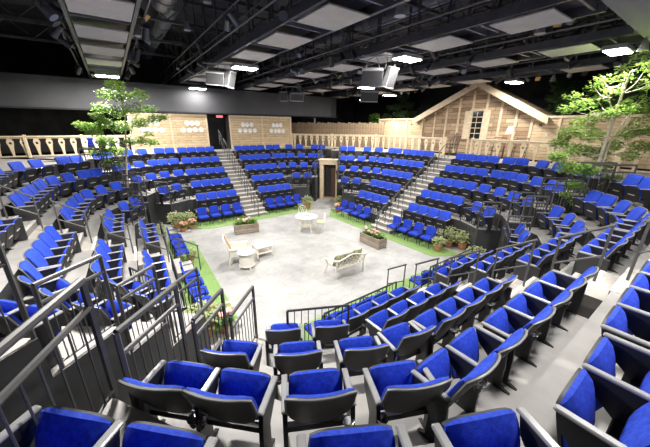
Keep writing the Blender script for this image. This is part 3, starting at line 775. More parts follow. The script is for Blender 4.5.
# porch lamp and rocking chairs
l, z = lz(509, 128, 5.7)
t = bthing(1, 'floor_lamp', 'floor lamp with cream shade on the cabin porch', 'lamp', l, 5.7, WZ)
MB().lathe([(.17, 0), (.17, .02), (.03, .06)], 16).build('base', 'brownch', t, smooth=True); MB().tube([(0, 0, .05), (0, 0, 1.5)], .018, 8).build('pole', 'pale', t)
MB().lathe([(.24, 1.32), (.14, 1.68), (.135, 1.68), (.235, 1.32)], 18).build('shade', 'shade', t, smooth=True)
def rocker(l, d, rot, label):
    t = bthing(1, 'rocking_chair', label, 'chair', l, d, WZ, rot, 'dark rocking chairs on the porch')
    for s in (-1, 1):
        MB().tube([(s * .26, -.45, .07), (s * .26, -.2, .015), (s * .26, .1, .012), (s * .26, .42, .09)], .02, 6).build('rocker', 'brownch', t)
        MB().tube([(s * .26, -.28, .03), (s * .26, -.26, .62)], .02, 6).build('leg', 'brownch', t); MB().tube([(s * .26, .18, .02), (s * .26, .22, .45), (s * .26, .36, 1.12)], .02, 6).build('leg', 'brownch', t)
        MB().cbox(s * .26 - .04, s * .26 + .04, -.32, .28, .62, .65, .006).build('armrest', 'brownch', t)
    MB().cbox(-.27, .27, -.28, .24, .40, .44, .008).build('seat', 'brownch', t)
    for i in range(6): MB().tube([(-.2 + .08 * i, .23, .46), (-.2 + .08 * i, .35, 1.06)], .012, 5).build('spindle', 'brownch', t)
    MB().tube([(-.28, .36, 1.1), (.28, .36, 1.1)], .025, 6).build('crest_rail', 'brownch', t)
l, z = lz(497, 143, 5.6); rocker(l, 5.6, .3, 'dark brown rocking chair nearest the porch lamp')
l, z = lz(450, 144, 5.7); rocker(l, 5.7, -.4, 'dark brown rocking chair at the head of the cabin stair')
l, z = lz(518, 143, 5.8); rocker(l, 5.9, .2, 'dark brown rocking chair beyond the porch lamp')
# spare chairs on the walkway behind the left balustrade
for i, (px, py) in enumerate(((92, 150), (107, 149))):
    l, z = onplane(0, 6.7, px, py)
    t = bthing(0, 'stacking_chair', 'blue chair behind the left balustrade, %s along from the plate wall' % ORD[1 - i], 'chair', l, 6.7, WZ)
    put('backrest', CM['backrest'], t); put('seat', CM['seat'], t)
    for s in (-1, 1): put('leg', CM['leg_front'], t, (s * .22, -.46, 0)); put('leg', CM['leg_rear'], t, (s * .22, -.06, 0))

# ------------------------------------------------------------------ trees and plants
def leaves(mb, c, rad, n, size, rnd, flat=.55, m=0):
    for _ in range(n):
        while True:
            p = Vector((rnd.uniform(-1, 1), rnd.uniform(-1, 1), rnd.uniform(-1, 1)))
            if p.length < 1: break
        p = Vector((c[0] + p.x * rad, c[1] + p.y * rad, c[2] + p.z * rad * flat))
        a = rnd.uniform(0, 2 * PI); tl = rnd.uniform(-.7, .5); s = size * rnd.uniform(.6, 1.3)
        d = Vector((math.cos(a) * math.cos(tl), math.sin(a) * math.cos(tl), math.sin(tl)))
        sd = d.cross(Vector((rnd.uniform(-.4, .4), rnd.uniform(-.4, .4), 1))).normalized() * s * .34
        mb.add([p, p + d * s * .5 + sd, p + d * s, p + d * s * .5 - sd], [(0, 1, 2, 3)], m)
def tree(name, label, base, trunks, clumps, leafm, barkm, size, group=None, seed=1):
    rnd = random.Random(seed); t = thing(name, label, 'tree', tuple(base), 0, group); B = Vector(base)
    for tr, r0, r1 in trunks:
        n = len(tr); MB().tube([Vector(p) - B for p in tr], [r0 + (r1 - r0) * i / (n - 1) for i in range(n)], 8).build('trunk', barkm, t, smooth=True)
    mb = MB(); br = MB()
    for (c, rad, n) in clumps:
        c = Vector(c) - B; leaves(mb, c, rad, int(n * 2.9), size, rnd)
        # branch to the nearest trunk point
        best = min((Vector(p) - B for tr, _, _ in trunks for p in tr), key=lambda q: (q - c).length + (2 if q.z > c.z else 0))
        mid = best.lerp(c, .5) + Vector((rnd.uniform(-.06, .06), rnd.uniform(-.06, .06), -.10)); br.tube([best, mid, c, c + (c - best).normalized() * rad * .5], [.012, .009, .006, .003], 5)
    br.build('branches', barkm, t, smooth=True)
    f = mb.build('foliage', leafm, t); tag(f, kind='stuff'); return t
def clumps_px(Y, lst, rnd, dy=.6):
    out = []
    for (px, py, rp, n) in lst:
        YY = Y + rnd.uniform(-dy, dy) - max(0, (85 - py) * .045); p = atY(px, py, YY); out.append((tuple(p), rp * YY / FPX, int(n * (1.6 if py > 118 else .6 if py < 105 and px > 500 else 1))))
    return out
rnd = random.Random(3)
TB = (-9.35, 13.2, 0)
trk = [(-9.35, 13.2, 0), tuple(atY(128, 203, 13.2)), tuple(atY(126, 180, 13.25)), tuple(atY(124.5, 150, 13.2)), tuple(atY(123, 120, 13.15)), tuple(atY(118, 98, 13.2)), tuple(atY(112, 86, 13.2))]
trk2 = [tuple(atY(125, 160, 13.2)), tuple(atY(131, 130, 13.1)), tuple(atY(138, 108, 13.0)), tuple(atY(143, 97, 13.0))]
cl = clumps_px(13.2, [(113, 88, 8, 70), (105, 98, 9, 90), (120, 100, 9, 90), (138, 98, 8, 60), (100, 112, 9, 90), (115, 115, 10, 90), (132, 112, 9, 80), (148, 112, 7, 50), (84, 131, 8, 60), (92, 136, 7, 60), (76, 128, 4, 20),
     (104, 128, 9, 90), (120, 130, 10, 90), (138, 126, 9, 70), (152, 122, 7, 50), (160, 120, 5, 25), (104, 145, 9, 80), (114, 155, 9, 80), (98, 157, 8, 60), (108, 166, 8, 50), (121, 168, 6, 40), (140, 144, 7, 45), (150, 145, 6, 35), (146, 137, 5, 20), (128, 145, 6, 40), (95, 120, 6, 40)], rnd)
tree('young_tree', 'slender young tree with bright leaves rising from the left tunnel', TB, [(trk, .05, .018), (trk2, .022, .01)], cl, 'leaf', 'bark', .13, seed=4)
RB = tuple(BW(1, 6.6, 0.7)); RB = (8.95, 9.7, 0)
YR = 9.7
trk = [(9.0, 9.7, 0), tuple(atY(580, 212, YR)), tuple(atY(590, 183, YR)), tuple(atY(600, 150, YR)), tuple(atY(611, 115, YR)), tuple(atY(620, 88, YR - .2)), tuple(atY(628, 66, YR - .8))]
trk2 = [(9.1, 9.6, 0), tuple(atY(588, 205, YR - .1)), tuple(atY(598, 172, YR - .1)), tuple(atY(607, 140, YR)), tuple(atY(624, 112, YR + .2)), tuple(atY(642, 92, YR + .3))]
trk3 = [tuple(atY(606, 132, YR)), tuple(atY(611, 108, YR)), tuple(atY(606, 92, YR - .2)), tuple(atY(601, 82, YR - .4))]
cl = clumps_px(YR, [(570, 92, 9, 60), (580, 100, 10, 100), (565, 105, 8, 60), (595, 95, 10, 90), (600, 110, 11, 110), (580, 118, 11, 110), (568, 128, 11, 100), (590, 130, 12, 120), (558, 138, 9, 70), (575, 145, 12, 120), (595, 148, 11, 110),
     (556, 152, 9, 80), (568, 163, 11, 110), (585, 165, 11, 110), (600, 160, 10, 80), (573, 180, 10, 100), (585, 188, 9, 80), (578, 198, 9, 70), (574, 210, 7, 40), (565, 190, 6, 30), (620, 105, 11, 100), (635, 95, 11, 100), (645, 80, 10, 80), (645, 60, 9, 70), (640, 118, 11, 100), (625, 128, 10, 90),
     (640, 140, 10, 80), (628, 150, 9, 60), (648, 125, 9, 60), (610, 85, 9, 60), (622, 72, 8, 50), (600, 75, 9, 60), (592, 82, 8, 50), (612, 172, 7, 40), (650, 105, 10, 70), (660, 70, 12, 90), (660, 140, 12, 90), (612, 140, 9, 60), (640, 50, 9, 50), (622, 62, 6, 30)], rnd, .8)
tree('leafy_tree', 'tall leafy tree with pale forked trunks in the right tunnel', RB, [(trk, .07, .025), (trk2, .05, .018), (trk3, .03, .012)], cl, 'leaf', 'bark', .10, seed=9)
# dim background trees behind the cabin walls
def bg_tree(label, b, l, d, ztop, spread, n, seed, lm='leafd'):
    rn = random.Random(seed); x, y = BW(b, l, d); B = (x, y, WZ - .3)
    tr = [B, (x + .1, y, WZ + 1.2), (x + .05, y + .1, ztop - .6), (x, y, ztop)]
    cl = []
    for i in range(n):
        z = rn.uniform(ztop - 2.2, ztop); w_ = spread * (1.15 - .5 * (z - ztop + 2.2) / 2.2)
        a = rn.uniform(0, 2 * PI); cl.append(((x + math.cos(a) * w_ * rn.random(), y + math.sin(a) * w_ * rn.random(), z), .42, 60))
    tree('backdrop_tree', label, B, [(tr, .06, .02)], cl, lm, 'barkd', .22, 'trees behind the cabin set', seed)
l, _ = lz(398, 110, 10.5); bg_tree('dark leafy tree behind the low wall left of the cabin', 1, l, 10.5, lz(398, 91, 10.5)[1], 1.2, 16, 21)
l, _ = lz(372, 124, 7.6); bg_tree('small brighter green tree beside the plank fence', 1, l, 7.6, lz(372, 114, 7.6)[1], .6, 8, 22, 'leafg')
l, _ = lz(561, 90, 10.4); bg_tree('dark leafy tree behind the cabin roof slope', 1, l, 10.4, lz(561, 76, 10.4)[1], 1.1, 18, 23)
l, _ = lz(612, 90, 9.9); bg_tree('dark broad tree behind the right low wall', 1, l, 9.9, lz(612, 62, 9.9)[1], .85, 24, 24)
l, _ = lz(645, 110, 8.8); bg_tree('dim green tree at the right end of the set', 1, l, 8.8, lz(645, 90, 8.8)[1], 1.1, 16, 25, 'leafg')

# flower pots and planters
def bush(t, c, rad, n, size, lm, seed, fm=None, nf=0, flat=.8):
    rn = random.Random(seed); mb = MB(); leaves(mb, c, rad, n, size, rn, flat); f = mb.build('foliage', lm, t); tag(f, kind='stuff')
    if fm:
        for i in range(nf):
            a = rn.uniform(0, 2 * PI); r_ = rad * rn.uniform(.2, .95)
            p = (c[0] + r_ * math.cos(a), c[1] + r_ * math.sin(a), c[2] + rad * flat * rn.uniform(.25, 1.0))
            MB().lathe([(.01, -.03), (.045, -.02), (.06, .01), (.035, .035), (.008, .03)], 8, p).build('flower', fm, t, smooth=True)
def pot(t, r=.16, h=.28, m='terra'):
    MB().lathe([(r * .7, 0), (r, h * .85), (r * 1.12, h * .86), (r * 1.12, h), (r * .95, h), (r * .9, h * .9)], 16).build('pot', m, t, smooth=True)
    MB().lathe([(.01, h * .88), (r * .9, h * .88)], 14).build('soil', 'soil', t)
def potted(label, p, lm, rad, ph=.28, pr=.16, n=220, seed=1, fm=None, nf=0, size=.1):
    t = thing('potted_plant', label, 'plant', (p.x, p.y, .018), 0, 'potted plants around the stage'); pot(t, pr, ph)
    bush(t, (0, 0, ph + rad * .55), rad, n, size, lm, seed, fm, nf)
g = lambda px, py: atZ(px, py, .018)
potted('pale variegated shrub in pot by the left tunnel mouth', atZ(178, 231, 0), 'leafp', .42, seed=31, n=420)
potted('second pale shrub beside the variegated shrub, left tunnel', atZ(190, 228, 0), 'leafp', .34, seed=32, n=300)
potted('rusty pink flowers in pot before the pale shrubs', atZ(184, 234, 0), 'leafg', .2, .18, .14, 90, 33, 'rust', 16)
potted('rusty pink flowers in pot beside the first blue chair', atZ(193, 231, 0), 'leafg', .22, .18, .14, 100, 34, 'rust', 18)
potted('leafy green plant in pot left of the tunnel doorway', atZ(307, 209, 0), 'leafp', .36, .34, .2, 380, 35)
potted('leafy green plant in pot right of the tunnel doorway', atZ(339, 208, 0), 'leafp', .34, .34, .2, 380, 36)
potted('pink flowers in pot right of the stone path', atZ(337, 212, 0), 'leafg', .18, .25, .14, 90, 37, 'pink', 14)
potted('white blossom in terracotta pot by the right tunnel', atZ(438, 249, 0), 'leafp', .26, .26, .16, 240, 38)
potted('large pale shrub in pot by the right tunnel wall', atZ(448, 244, 0), 'leafp', .44, .3, .2, 460, 39)
potted('large pale shrub touching the dark wing wall', atZ(462, 246, 0), 'leafp', .38, .3, .2, 440, 40)
potted('red leaved plant at the corner of the dark wing wall', atZ(467, 246, 0), 'leafg', .22, .3, .14, 110, 41, 'rust', 10)
potted('yellow green plant behind the near right guard rail', atZ(474, 263, 0), 'leafp', .34, .3, .18, 320, 42)
potted('pale yellow plant beside the near right guard rail', atZ(464, 266, 0), 'leafp', .28, .26, .16, 260, 43)
potted('pale leafy shrub in pot by the near tunnel rail', atZ(208, 338, 0), 'leafp', .40, .34, .22, 560, 44)
potted('pink flowering plant in pot by the near tunnel rail', atZ(226, 333, 0), 'leafg', .3, .22, .16, 220, 45, 'pink', 26)
potted('variegated plant by the left stair guard rail', atZ(162, 246, 0), 'leafp', .44, .3, .18, 420, 46)
potted('pale plant on the turf at the foot of the left stair', atZ(193, 263, 0), 'leafp', .2, .2, .12, 120, 47)
def planter(label, c, rz, L, W_, H_, seed):
    t = thing('planter_box', label, 'planter', (c.x, c.y, 0), rz, 'weathered planter boxes on the stage')
    for s in (-1, 1):
        for q in range(3):
            z0 = .03 + q * (H_ - .03) / 3; MB().cbox(-L / 2, L / 2, s * W_ / 2 - .015, s * W_ / 2 + .015, z0, z0 + (H_ - .03) / 3 - .008, .004).build('board', 'planter', t)
            MB().cbox(s * L / 2 - .015, s * L / 2 + .015, -W_ / 2 + .02, W_ / 2 - .02, z0, z0 + (H_ - .03) / 3 - .008, .004).build('board', 'planter', t)
        for s2 in (-1, 1): MB().cbox(s * (L / 2) - .035, s * (L / 2) + .035, s2 * W_ / 2 - .03, s2 * W_ / 2 + .03, 0, H_ + .01, .006).build('corner_post', 'planter', t)
    MB().box(-L / 2 + .02, L / 2 - .02, -W_ / 2 + .02, W_ / 2 - .02, .04, H_ - .05).build('soil', 'soil', t)
    mb = MB(); rn = random.Random(seed)
    for i in range(9): leaves(mb, (-L * .38 + L * .76 * i / 8, rn.uniform(-.05, .05), H_ + .06), .2, 70, .09, rn, .8)
    f = mb.build('foliage', 'leafg', t); tag(f, kind='stuff')
    for i in range(13):
        p = (rn.uniform(-L * .38, L * .38), rn.uniform(-W_ * .4, W_ * .4), H_ + rn.uniform(.12, .26))
        MB().lathe([(.01, -.03), (.05, -.02), (.07, .01), (.04, .04), (.008, .035)], 8, p).build('flower', 'pink', t, smooth=True)
planter('weathered wooden planter of pink flowers facing the plate wall stair', (atZ(235, 237, 0) + atZ(257, 232, 0)) / 2 + Vector((0, .12, 0)), .42, 1.02, .42, .46, 51)
planter('weathered wooden planter of pink flowers facing the cabin stair', (atZ(361, 238.5, 0) + atZ(382, 251, 0)) / 2 + Vector((.1, .1, 0)), -.98, 1.12, .42, .44, 52)

# ------------------------------------------------------------------ garden furniture on the stage
def P0(px, py): return atZ(px, py, 0)
# round table
c = (P0(300, 232) + P0(315, 232)) / 2 + Vector((-.05, .15, 0))
t = thing('round_table', 'cream painted round garden table near the tunnel path', 'table', (c.x, c.y, 0), .4)
MB().lathe([(.02, .70), (.50, .70), (.53, .715), (.53, .735), (.50, .745), (.02, .745)], 32).build('table_top', 'white', t, smooth=True)
MB().lathe([(.40, .60), (.42, .60), (.42, .70), (.40, .70)], 24).build('apron', 'white', t, smooth=True)
for q in range(4):
    a = q * PI / 2 + .3; MB().tube([(.30 * math.cos(a), .30 * math.sin(a), .70), (.30 * math.cos(a), .30 * math.sin(a), .45), (.38 * math.cos(a), .38 * math.sin(a), 0)], .028, 8).build('leg', 'white', t, smooth=True)
MB().lathe([(.26, .25), (.27, .26), (.26, .27), (.25, .26)], 20).build('stretcher', 'white', t, smooth=True)
tr = thing('serving_tray', 'small grey tray lying on the round garden table', 'tray', (c.x + .02, c.y + .02, .745), .3)
MB().cbox(-.14, .14, -.08, .08, 0, .012, .003).build('tray_base', 'plate', tr); MB().box(-.14, .14, .075, .085, .012, .03).build('rim', 'plate', tr); MB().box(-.14, .14, -.085, -.075, .012, .03).build('rim', 'plate', tr)
def wicker_chair(label, p, rz):
    t = thing('wicker_chair', label, 'chair', (p.x, p.y, 0), rz, 'cream garden chairs at the round table')
    MB().lathe([(.02, .42), (.20, .42), (.22, .44), (.20, .465), (.02, .465)], 20).build('seat', 'pale', t, smooth=True)
    for q in range(4):
        a = PI / 4 + q * PI / 2; MB().tube([(.16 * math.cos(a), .16 * math.sin(a), .43), (.20 * math.cos(a), .20 * math.sin(a), 0)], .018, 6).build('leg', 'white', t, smooth=True)
    pts = [(-.17, .15, .45)] + [(.20 * math.cos(PI - PI * i / 10) * 1.0, .19, .68 + .20 * math.sin(PI * i / 10)) for i in range(11)] + [(.17, .15, .45)]
    MB().tube(pts, .017, 6).build('back_hoop', 'white', t, smooth=True)
    for s in (-1, 1):
        hp = [(s * (.055 + .05 * math.cos(2 * PI * i / 10)), .185, .72 + .075 * math.sin(2 * PI * i / 10)) for i in range(11)]
        MB().tube(hp, .011, 5).build('back_scroll', 'white', t, smooth=True); MB().tube([(s * .06, .16, .46), (s * .03, .185, .65)], .011, 5).build('back_scroll', 'white', t, smooth=True)
wicker_chair('cream garden chair with scrolled hoop back behind the round table', P0(302.5, 224) + Vector((.0, .15, 0)), .1)
wicker_chair('cream garden chair with hoop back beside the round table', P0(321, 230.5), -1.35)
# armchair
p = (P0(236, 262) + P0(250, 262)) / 2 + Vector((-.12, -.08, 0))
t = thing('wicker_armchair', 'cream wicker armchair with brown woven back', 'armchair', (p.x, p.y, 0), 1.9)
MB().cbox(-.30, .30, -.34, .26, .32, .44, .03).build('seat', 'white', t)
for sx in (-1, 1):
    for sy in (-1, 1): MB().tube([(sx * .28, sy * .30 - .03, .34), (sx * .30, sy * .33 - .03, 0)], .028, 7).build('leg', 'white', t, smooth=True)
    MB().cbox(sx * .33 - .07, sx * .33 + .07, -.42, .28, .60, .65, .02).build('armrest', 'white', t)
    MB().cbox(sx * .32 - .03, sx * .32 + .03, -.36, .26, .34, .61, .01).build('arm_panel', 'white', t)
bm = MB(); fr = []; bk = []
for i in range(9):
    u = -1 + i / 4
    for j in range(7):
        wv = j / 6; z = .40 + (1.02 - .08 * u ** 4 - .40) * wv; y = .24 + .20 * wv - .06 * u * u; x = u * (.30 + .02 * wv)
        fr.append((x, y, z)); bk.append((x, y + .04, z))
bm.shell(fr, bk, 8, 6).build('backrest', 'brownwick', t, smooth=True)
pts = [bk[j] for j in range(7)] + [bk[i * 7 + 6] for i in range(9)] + [bk[8 * 7 + 6 - j] for j in range(7)]
MB().tube([(x, y - .02, z) for x, y, z in pts], .03, 7).build('back_frame', 'white', t, smooth=True)
# drum side table
p = P0(248, 268.5)
t = thing('drum_table', 'small cream round drum table beside the wicker armchair', 'table', (p.x, p.y, 0), .2)
MB().lathe([(.02, .56), (.29, .56), (.31, .575), (.31, .60), (.29, .61), (.02, .61)], 28).build('table_top', 'white', t, smooth=True)
MB().lathe([(.25, .12), (.26, .13), (.24, .52), (.23, .52), (.24, .12)], 20).build('lattice_drum', 'white', t, smooth=True)
MB().lathe([(.02, .09), (.27, .09), (.28, .11), (.27, .13), (.02, .13)], 24).build('lower_shelf', 'white', t, smooth=True)
for q in range(4):
    a = q * PI / 2 + .5; MB().tube([(.24 * math.cos(a), .24 * math.sin(a), .12), (.29 * math.cos(a), .29 * math.sin(a), 0)], .025, 7).build('leg', 'white', t, smooth=True)
# low square table
p = P0(263.5, 256)
t = thing('coffee_table', 'low square cream garden table with an under-shelf', 'table', (p.x, p.y, 0), .62)
MB().cbox(-.33, .33, -.28, .28, .40, .45, .015).build('table_top', 'white', t); MB().cbox(-.29, .29, -.24, .24, .34, .40, .008).build('apron', 'white', t)
MB().cbox(-.30, .30, -.25, .25, .16, .19, .008).build('under_shelf', 'white', t)
for sx in (-1, 1):
    for sy in (-1, 1): MB().tube([(sx * .29, sy * .24, .40), (sx * .31, sy * .26, 0)], .028, 7).build('leg', 'white', t, smooth=True)
# settee seen from behind, facing the far side of the stage
pa, pb = P0(338, 279), P0(363, 270)
c = (pa + pb) / 2; rz = math.atan2((pb - pa).y, (pb - pa).x)
t = thing('garden_settee', 'cream lattice-back garden settee with cushions', 'settee', (c.x, c.y, 0), rz + PI)
W2 = .58
MB().cbox(-W2, W2, -.52, -.06, .36, .41, .012).build('seat', 'white', t)
for sx in (-1, 1):
    MB().tube([(sx * W2, .0, 0), (sx * W2, -.02, .40), (sx * (W2 + .03), .10, .72)], .028, 7).build('leg', 'white', t, smooth=True)
    MB().tube([(sx * (W2 + .08), -.56, 0), (sx * W2, -.50, .38), (sx * (W2 + .10), -.52, .60)], .026, 7).build('leg', 'white', t, smooth=True)
    MB().tube([(sx * (W2 + .03), .10, .70), (sx * (W2 + .14), -.15, .66), (sx * (W2 + .16), -.42, .63), (sx * (W2 + .10), -.54, .58)], .035, 7).build('armrest', 'white', t, smooth=True)
top = [(W2 * (-1 + 2 * i / 12), .10, .70 + .12 * math.cos((-1 + 2 * i / 12) * PI * 1.0) * .5 + .05) for i in range(13)]
MB().tube(top, .026, 7).build('top_rail', 'white', t, smooth=True); MB().tube([(-W2, .0, .34), (W2, .0, .34)], .026, 7).build('lower_rail', 'white', t, smooth=True)
for i in range(9):
    x = -W2 + 2 * W2 * i / 8
    for s in (-1, 1):
        x2 = max(-W2, min(W2, x + s * .30)); MB().tube([(x, .01, .36), ((x + x2) / 2, .06, .55), (x2, .10, .74)], .012, 5).build('lattice_strip', 'white', t, smooth=True)
for (q, l_, m_, x, z) in ((0, 'green floral cushion at the left end of the settee', 'cushion', .38, .58), (1, 'dark patterned cushion leaning on the settee lattice', 'cushion2', -.02, .56), (2, 'green cushion at the right end of the settee', 'cushion', -.38, .60)):
    fr, bk = [], []
    for i in range(9):
        for j in range(9):
            u, v = -1 + i / 4, -1 + j / 4; b_ = .09 * (1 - u * u) ** .5 * (1 - v * v) ** .5 + .01
            fr.append((.2 * u, -b_, .2 * v)); bk.append((.2 * u, b_, .2 * v))
    M_ = Matrix.Rotation(rz + PI, 4, 'Z') @ Matrix.Translation((x, -.17, z + .03)) @ Matrix.Rotation(-.35, 4, 'X')
    me = MB().shell(fr, bk, 8, 8).mesh('cushion', m_, True); me.transform(Matrix.Rotation(-.35, 4, 'X'))
    wp = Vector((c.x, c.y, 0)) + Matrix.Rotation(rz + PI, 3, 'Z') @ Vector((x, -.15, z + .03))
    o = put('cushion', me, None, tuple(wp), rz + PI); tag(o, l_, 'cushion')

# ------------------------------------------------------------------ ceiling: catwalks, panels, lamps, speakers, ducts
ROWS = [0.3, 4.66, 8.55, 12.45, 16.6]
PAN0 = [8.75, 6.30, 3.70, 4.05, 4.70]
CZ = 7.2
RN = ['over the block opposite the cabin', 'second along toward the cabin', 'over the middle of the stage', 'next to last before the cabin', 'nearest the cabin']
pan_me = MB().cbox(-.58, .58, -.66, .66, 0, .04, .008).mesh('acoustic_panel', 'panel')
def spot_meshes():
    D = {}
    D['body'] = MB().lathe([(.03, .20), (.075, .18), (.085, .0), (.10, -.16), (.105, -.20), (.09, -.20)], 12).mesh('body', 'lampbody', True)
    D['body_glint'] = MB().lathe([(.03, .20), (.075, .18), (.085, .0), (.10, -.16), (.105, -.20), (.09, -.20)], 12).mesh('body', 'duct', True)  # silver copy of the body: reflections on the lamps put into the colour
    D['lens'] = MB().lathe([(.01, -.185), (.088, -.185)], 12).mesh('lens', 'lens')
    for nm in ('amber', 'bluegel'): D[nm] = MB().box(-.10, .10, -.10, .10, -.225, -.215).mesh('colour_gel', nm)
    D['yoke'] = MB().tube([(-.12, 0, 0), (-.12, 0, .24), (.12, 0, .24), (.12, 0, 0)], .012, 5).mesh('yoke', 'steel', True)
    D['clamp'] = MB().cbox(-.03, .03, -.03, .03, .24, .34, .006).mesh('clamp', 'steelg')
    return D
SP = spot_meshes()
rnd = random.Random(11); nsp = 0
for ri, u in enumerate(ROWS):
    x, y = UV(u, 0)
    cw = thing('lighting_catwalk', 'dark steel lighting catwalk with pale panels, %s' % RN[ri], 'catwalk', (x, y, CZ), UA, 'ceiling catwalks')
    v0, v1 = 2.5, 26
    for s in (-1, 1):
        MB().box(s * .66 - .04, s * .66 + .04, v0, v1, .0, .22).build('side_beam', 'steel', cw)
        MB().tube([(s * .74, v0, 1.25), (s * .74, v1, 1.25)], .024, 6).build('guard_tube', 'steel', cw); MB().tube([(s * .74, v0, .75), (s * .74, v1, .75)], .02, 6).build('guard_tube', 'steel', cw)
        MB().tube([(s * 1.0, v0, .36), (s * 1.0, v1, .36)], .025, 6).build('lamp_pipe', 'steelg', cw)
        MB().tube([(s * 1.0, v0, 1.0), (s * 1.0, v1, 1.0)], .025, 6).build('lamp_pipe', 'steelg', cw)
        pm = MB().box(-.03, .03, -.03, .03, .2, 2.8).mesh('hanger', 'steel')
        for i in range(15): put('hanger', pm, cw, (s * .72, v0 + .8 + i * 1.55, 0))
    MB().box(-.62, .62, v0, v1, .20, .215).build('deck', 'steel', cw)
    rm = MB().box(-.62, .62, -.03, .03, .06, .16).mesh('deck_joist', 'steelg')
    v = PAN0[ri]; 
    while v > 5.4: v -= 2.36
    while v < 25:
        if not any(abs(u - fu) < .6 and abs(v - fv) < .55 for fu, fv in FLOODS): put('acoustic_panel', pan_me, cw, (0, v, -.06))
        put('deck_joist', rm, cw, (0, v + 1.0, 0)); put('deck_joist', rm, cw, (0, v - 1.0, 0)); v += 2.36
    # stage lamps on the pipes
    v = 2.8 + rnd.random() * .5; cnt = {}
    while v < 20.3:
        for s in (-1, 1):
            for zz in (.36, 1.0):
                if rnd.random() < .36:
                    px, py = UV(u + s * 1.0, v + rnd.uniform(-.15, .15))
                    p = proj(px, py, CZ + zz)
                    if p is None or not (-10 < p[0] < 660 and -10 < p[1] < 200): continue
                    cnt[s, zz] = cnt.get((s, zz), 0) + 1; lab = 'black stage lamp, %s from near end, %s %s-side pipe, %s catwalk from the cabin' % (ORD[cnt[s, zz] - 1], 'upper' if zz > .5 else 'lower', 'cabin' if s > 0 else 'far', ORD[4 - ri])
                    t = thing('stage_lamp', lab, 'stage lamp', (px, py, CZ + zz - .34), rnd.uniform(0, 6.28), 'stage lamps on the catwalks')
                    tilt = rnd.uniform(.5, 1.25)
                    bd = put('body', SP['body_glint' if rnd.random() < .18 else 'body'], t, (0, 0, 0), rot=(tilt, 0, 0)); put('lens', SP['lens'], bd)
                    g_ = rnd.random()
                    if g_ < .1: put('colour_gel', SP['amber'], bd)
                    elif g_ < .2: put('colour_gel', SP['bluegel'], bd)
                    put('yoke', SP['yoke'], t); put('clamp', SP['clamp'], t); nsp += 1
        v += .62
print('lamps', nsp)
fl_h = MB().cbox(-.47, .47, -.27, .27, .0, .12, .02).mesh('housing', 'spkw'); fl_d = MB().cbox(-.44, .44, -.24, .24, -.025, -.002, .006).mesh('diffuser', 'glow')
fl_s = MB().tube([(-.3, 0, .12), (-.3, 0, .24)], .012, 5).mesh('hanger', 'steelg')
FW = ['beside the large speaker pair over the stage', 'over the middle of the stage', 'above the tall tree', 'in front of the cabin gable', 'at the far end above the small tree', 'at the far end above the soffit',
      'added as fill above the block opposite the cabin', 'added as fill above the near tunnel', 'added as fill above the block opposite the plate wall', 'added as fill before the left cabin wall', 'added as fill beyond the cabin roof']
for i, (u, v) in enumerate(FLOODS):
    x, y = UV(u, v); t = thing('flood_light', 'bright rectangular flood light %s' % FW[i], 'flood light', (x, y, FZ - .12), UA, 'rectangular flood lights')
    put('housing', fl_h, t); put('diffuser', fl_d, t); put('hanger', fl_s, t); put('hanger', fl_s, t, (.6, 0, 0))
# small round downlights
for i, (px, py, zz, w_) in enumerate(((136, 40, 7.2, 'by the far left catwalk'), (396, 15, 7.2, 'by the middle catwalk'), (536, 30, 7.2, 'over the cabin seating'), (184, 33, 8.2, 'high under the left duct'), (128, 65, 7.2, 'far along the left catwalk'), (639, 45, 6.9, 'above the tall tree'), (550, 77, 7.0, 'before the cabin ridge'), (203, 5, 8.5, 'high between the left catwalks'))):
    p = atZ(px, py, zz)
    t = thing('downlight', 'small round lit downlight %s' % w_, 'downlight', (p.x, p.y, zz), 0, 'round downlights')
    MB().lathe([(.03, .30), (.06, .26), (.13, .02), (.13, 0), (.11, .0)], 16).build('shade', 'spkw', t, smooth=True); MB().lathe([(.01, .012), (.11, .012)], 16).build('lit_disc', 'glow2', t)
    MB().tube([(0, 0, .28), (0, 0, 10 - zz)], .012, 5).build('drop_rod', 'steel', t)
# loudspeaker clusters
def speaker_cluster(label, px, py, z, rz, cabs, top=7.1):
    p = atZ(px, py, z); t = thing('speaker_cluster', label, 'loudspeaker', (p.x, p.y, z), rz, 'hanging loudspeaker clusters')
    for i, (dx, dy, a, tilt, w1, h_) in enumerate(cabs):
        w2, d_ = w1 * .55, w1 * 1.1; me = MB()
        me.prism([(-w1, -d_ / 2), (w1, -d_ / 2), (w2, d_ / 2), (-w2, d_ / 2)], -h_, h_)
        c_ = me.build('cabinet', 'steelg' if i == 0 else 'spkw', t, (dx, dy, 0)); c_.rotation_euler = (tilt, 0, a)
        MB().cbox(-w1 + .02, w1 - .02, -d_ / 2 - .02, -d_ / 2, -h_ + .02, h_ - .02, .006).build('grille', 'spk', c_)
        for zz in (-1, 1): MB().box(-w1, w1, -d_ / 2 - .012, d_ * .1, zz * h_ - .018, zz * h_ + .018).build('edge_trim', 'spkw', c_)
        for sx in (-1, 1): MB().tube([(dx + sx * w1 * .7, dy, h_ * .8), (dx + sx * w1 * .5, dy, h_ + .25), (dx * .5, 0, top - z)], .018, 6).build('bracket', 'spkw', t)
    MB().tube([(-.55, 0, top - z), (.55, 0, top - z)], .028, 6).build('hanging_bar', 'spkw', t)
FACE = -PI / 2
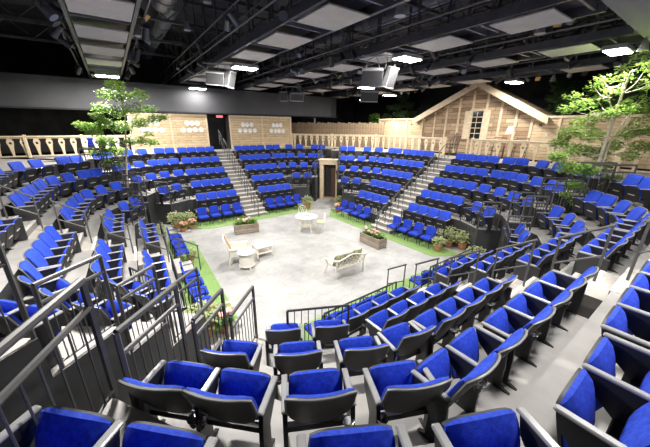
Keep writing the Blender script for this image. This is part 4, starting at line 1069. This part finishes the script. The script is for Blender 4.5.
speaker_cluster('black loudspeaker pair hung beside the brightest left flood light', 216, 80, 6.6, .45, ((-.18, 0, .1, .35, .34, .22), (.42, .05, .9, .3, .24, .3)))
speaker_cluster('large loudspeaker pair on white brackets above the stage', 374, 76, 6.45, .0, ((-.16, 0, -.1, .4, .36, .26), (.46, .05, .8, .3, .24, .32)))
speaker_cluster('small far loudspeaker pair before the grey soffit', 290, 97, 6.55, .2, ((-.5, 0, -.4, .3, .26, .26), (.25, 0, .1, .3, .42, .22)))
speaker_cluster('single far loudspeaker below the white bracket cluster', 366, 95, 6.35, .1, ((0, 0, 0, .3, .46, .24),), 8.6)
# ducts and roof pipes
for i, (u, v0, v1, r_, z) in enumerate(((2.4, 2.6, 14, .42, 9.2), (2.9, 14.2, 25, .3, 9.3), (10.6, 2.6, 20, .36, 9.3))):
    x, y = UV(u, 0); t = thing('air_duct', ['fat round grey duct above the left catwalk gap', 'slim round grey duct at the far left ceiling', 'round grey duct above the middle catwalk gap'][i], 'duct', (x, y, z), UA)
    MB().tube([(0, v0, 0), (0, v1, 0)], r_, 20).build('duct_run', 'duct', t, smooth=True)
    for q in range(int((v1 - v0) / 1.5) + 1): MB().tube([(0, v0 + q * 1.5 - .02, 0), (0, v0 + q * 1.5 + .02, 0)], r_ + .03, 20).build('collar', 'duct', t, smooth=True)
    for q in (v0 + 1, (v0 + v1) / 2, v1 - 1): MB().box(-.02, .02, q - .02, q + .02, r_, 10 - z).build('hanger', 'steel', t)
for i, v in enumerate((4.2, 7.6, 11.0, 14.4, 17.8, 21.2)):
    x, y = UV(0, v); t = thing('roof_truss', 'black roof truss crossing above catwalks, %s from the near wall' % ORD[i], 'truss', (x, y, 8.6), UA, 'roof trusses')
    MB().box(-8.7, 23.7, -.05, .05, 0, .1).build('bottom_chord', 'steel', t); MB().box(-8.7, 23.7, -.05, .05, .8, .9).build('top_chord', 'steel', t)
    wb = MB().tube([(0, 0, .1), (.8, 0, .8), (1.6, 0, .1)], .025, 5).mesh('web', 'steel')
    for q in range(20): put('web', wb, t, (-8.6 + q * 1.6, 0, 0))
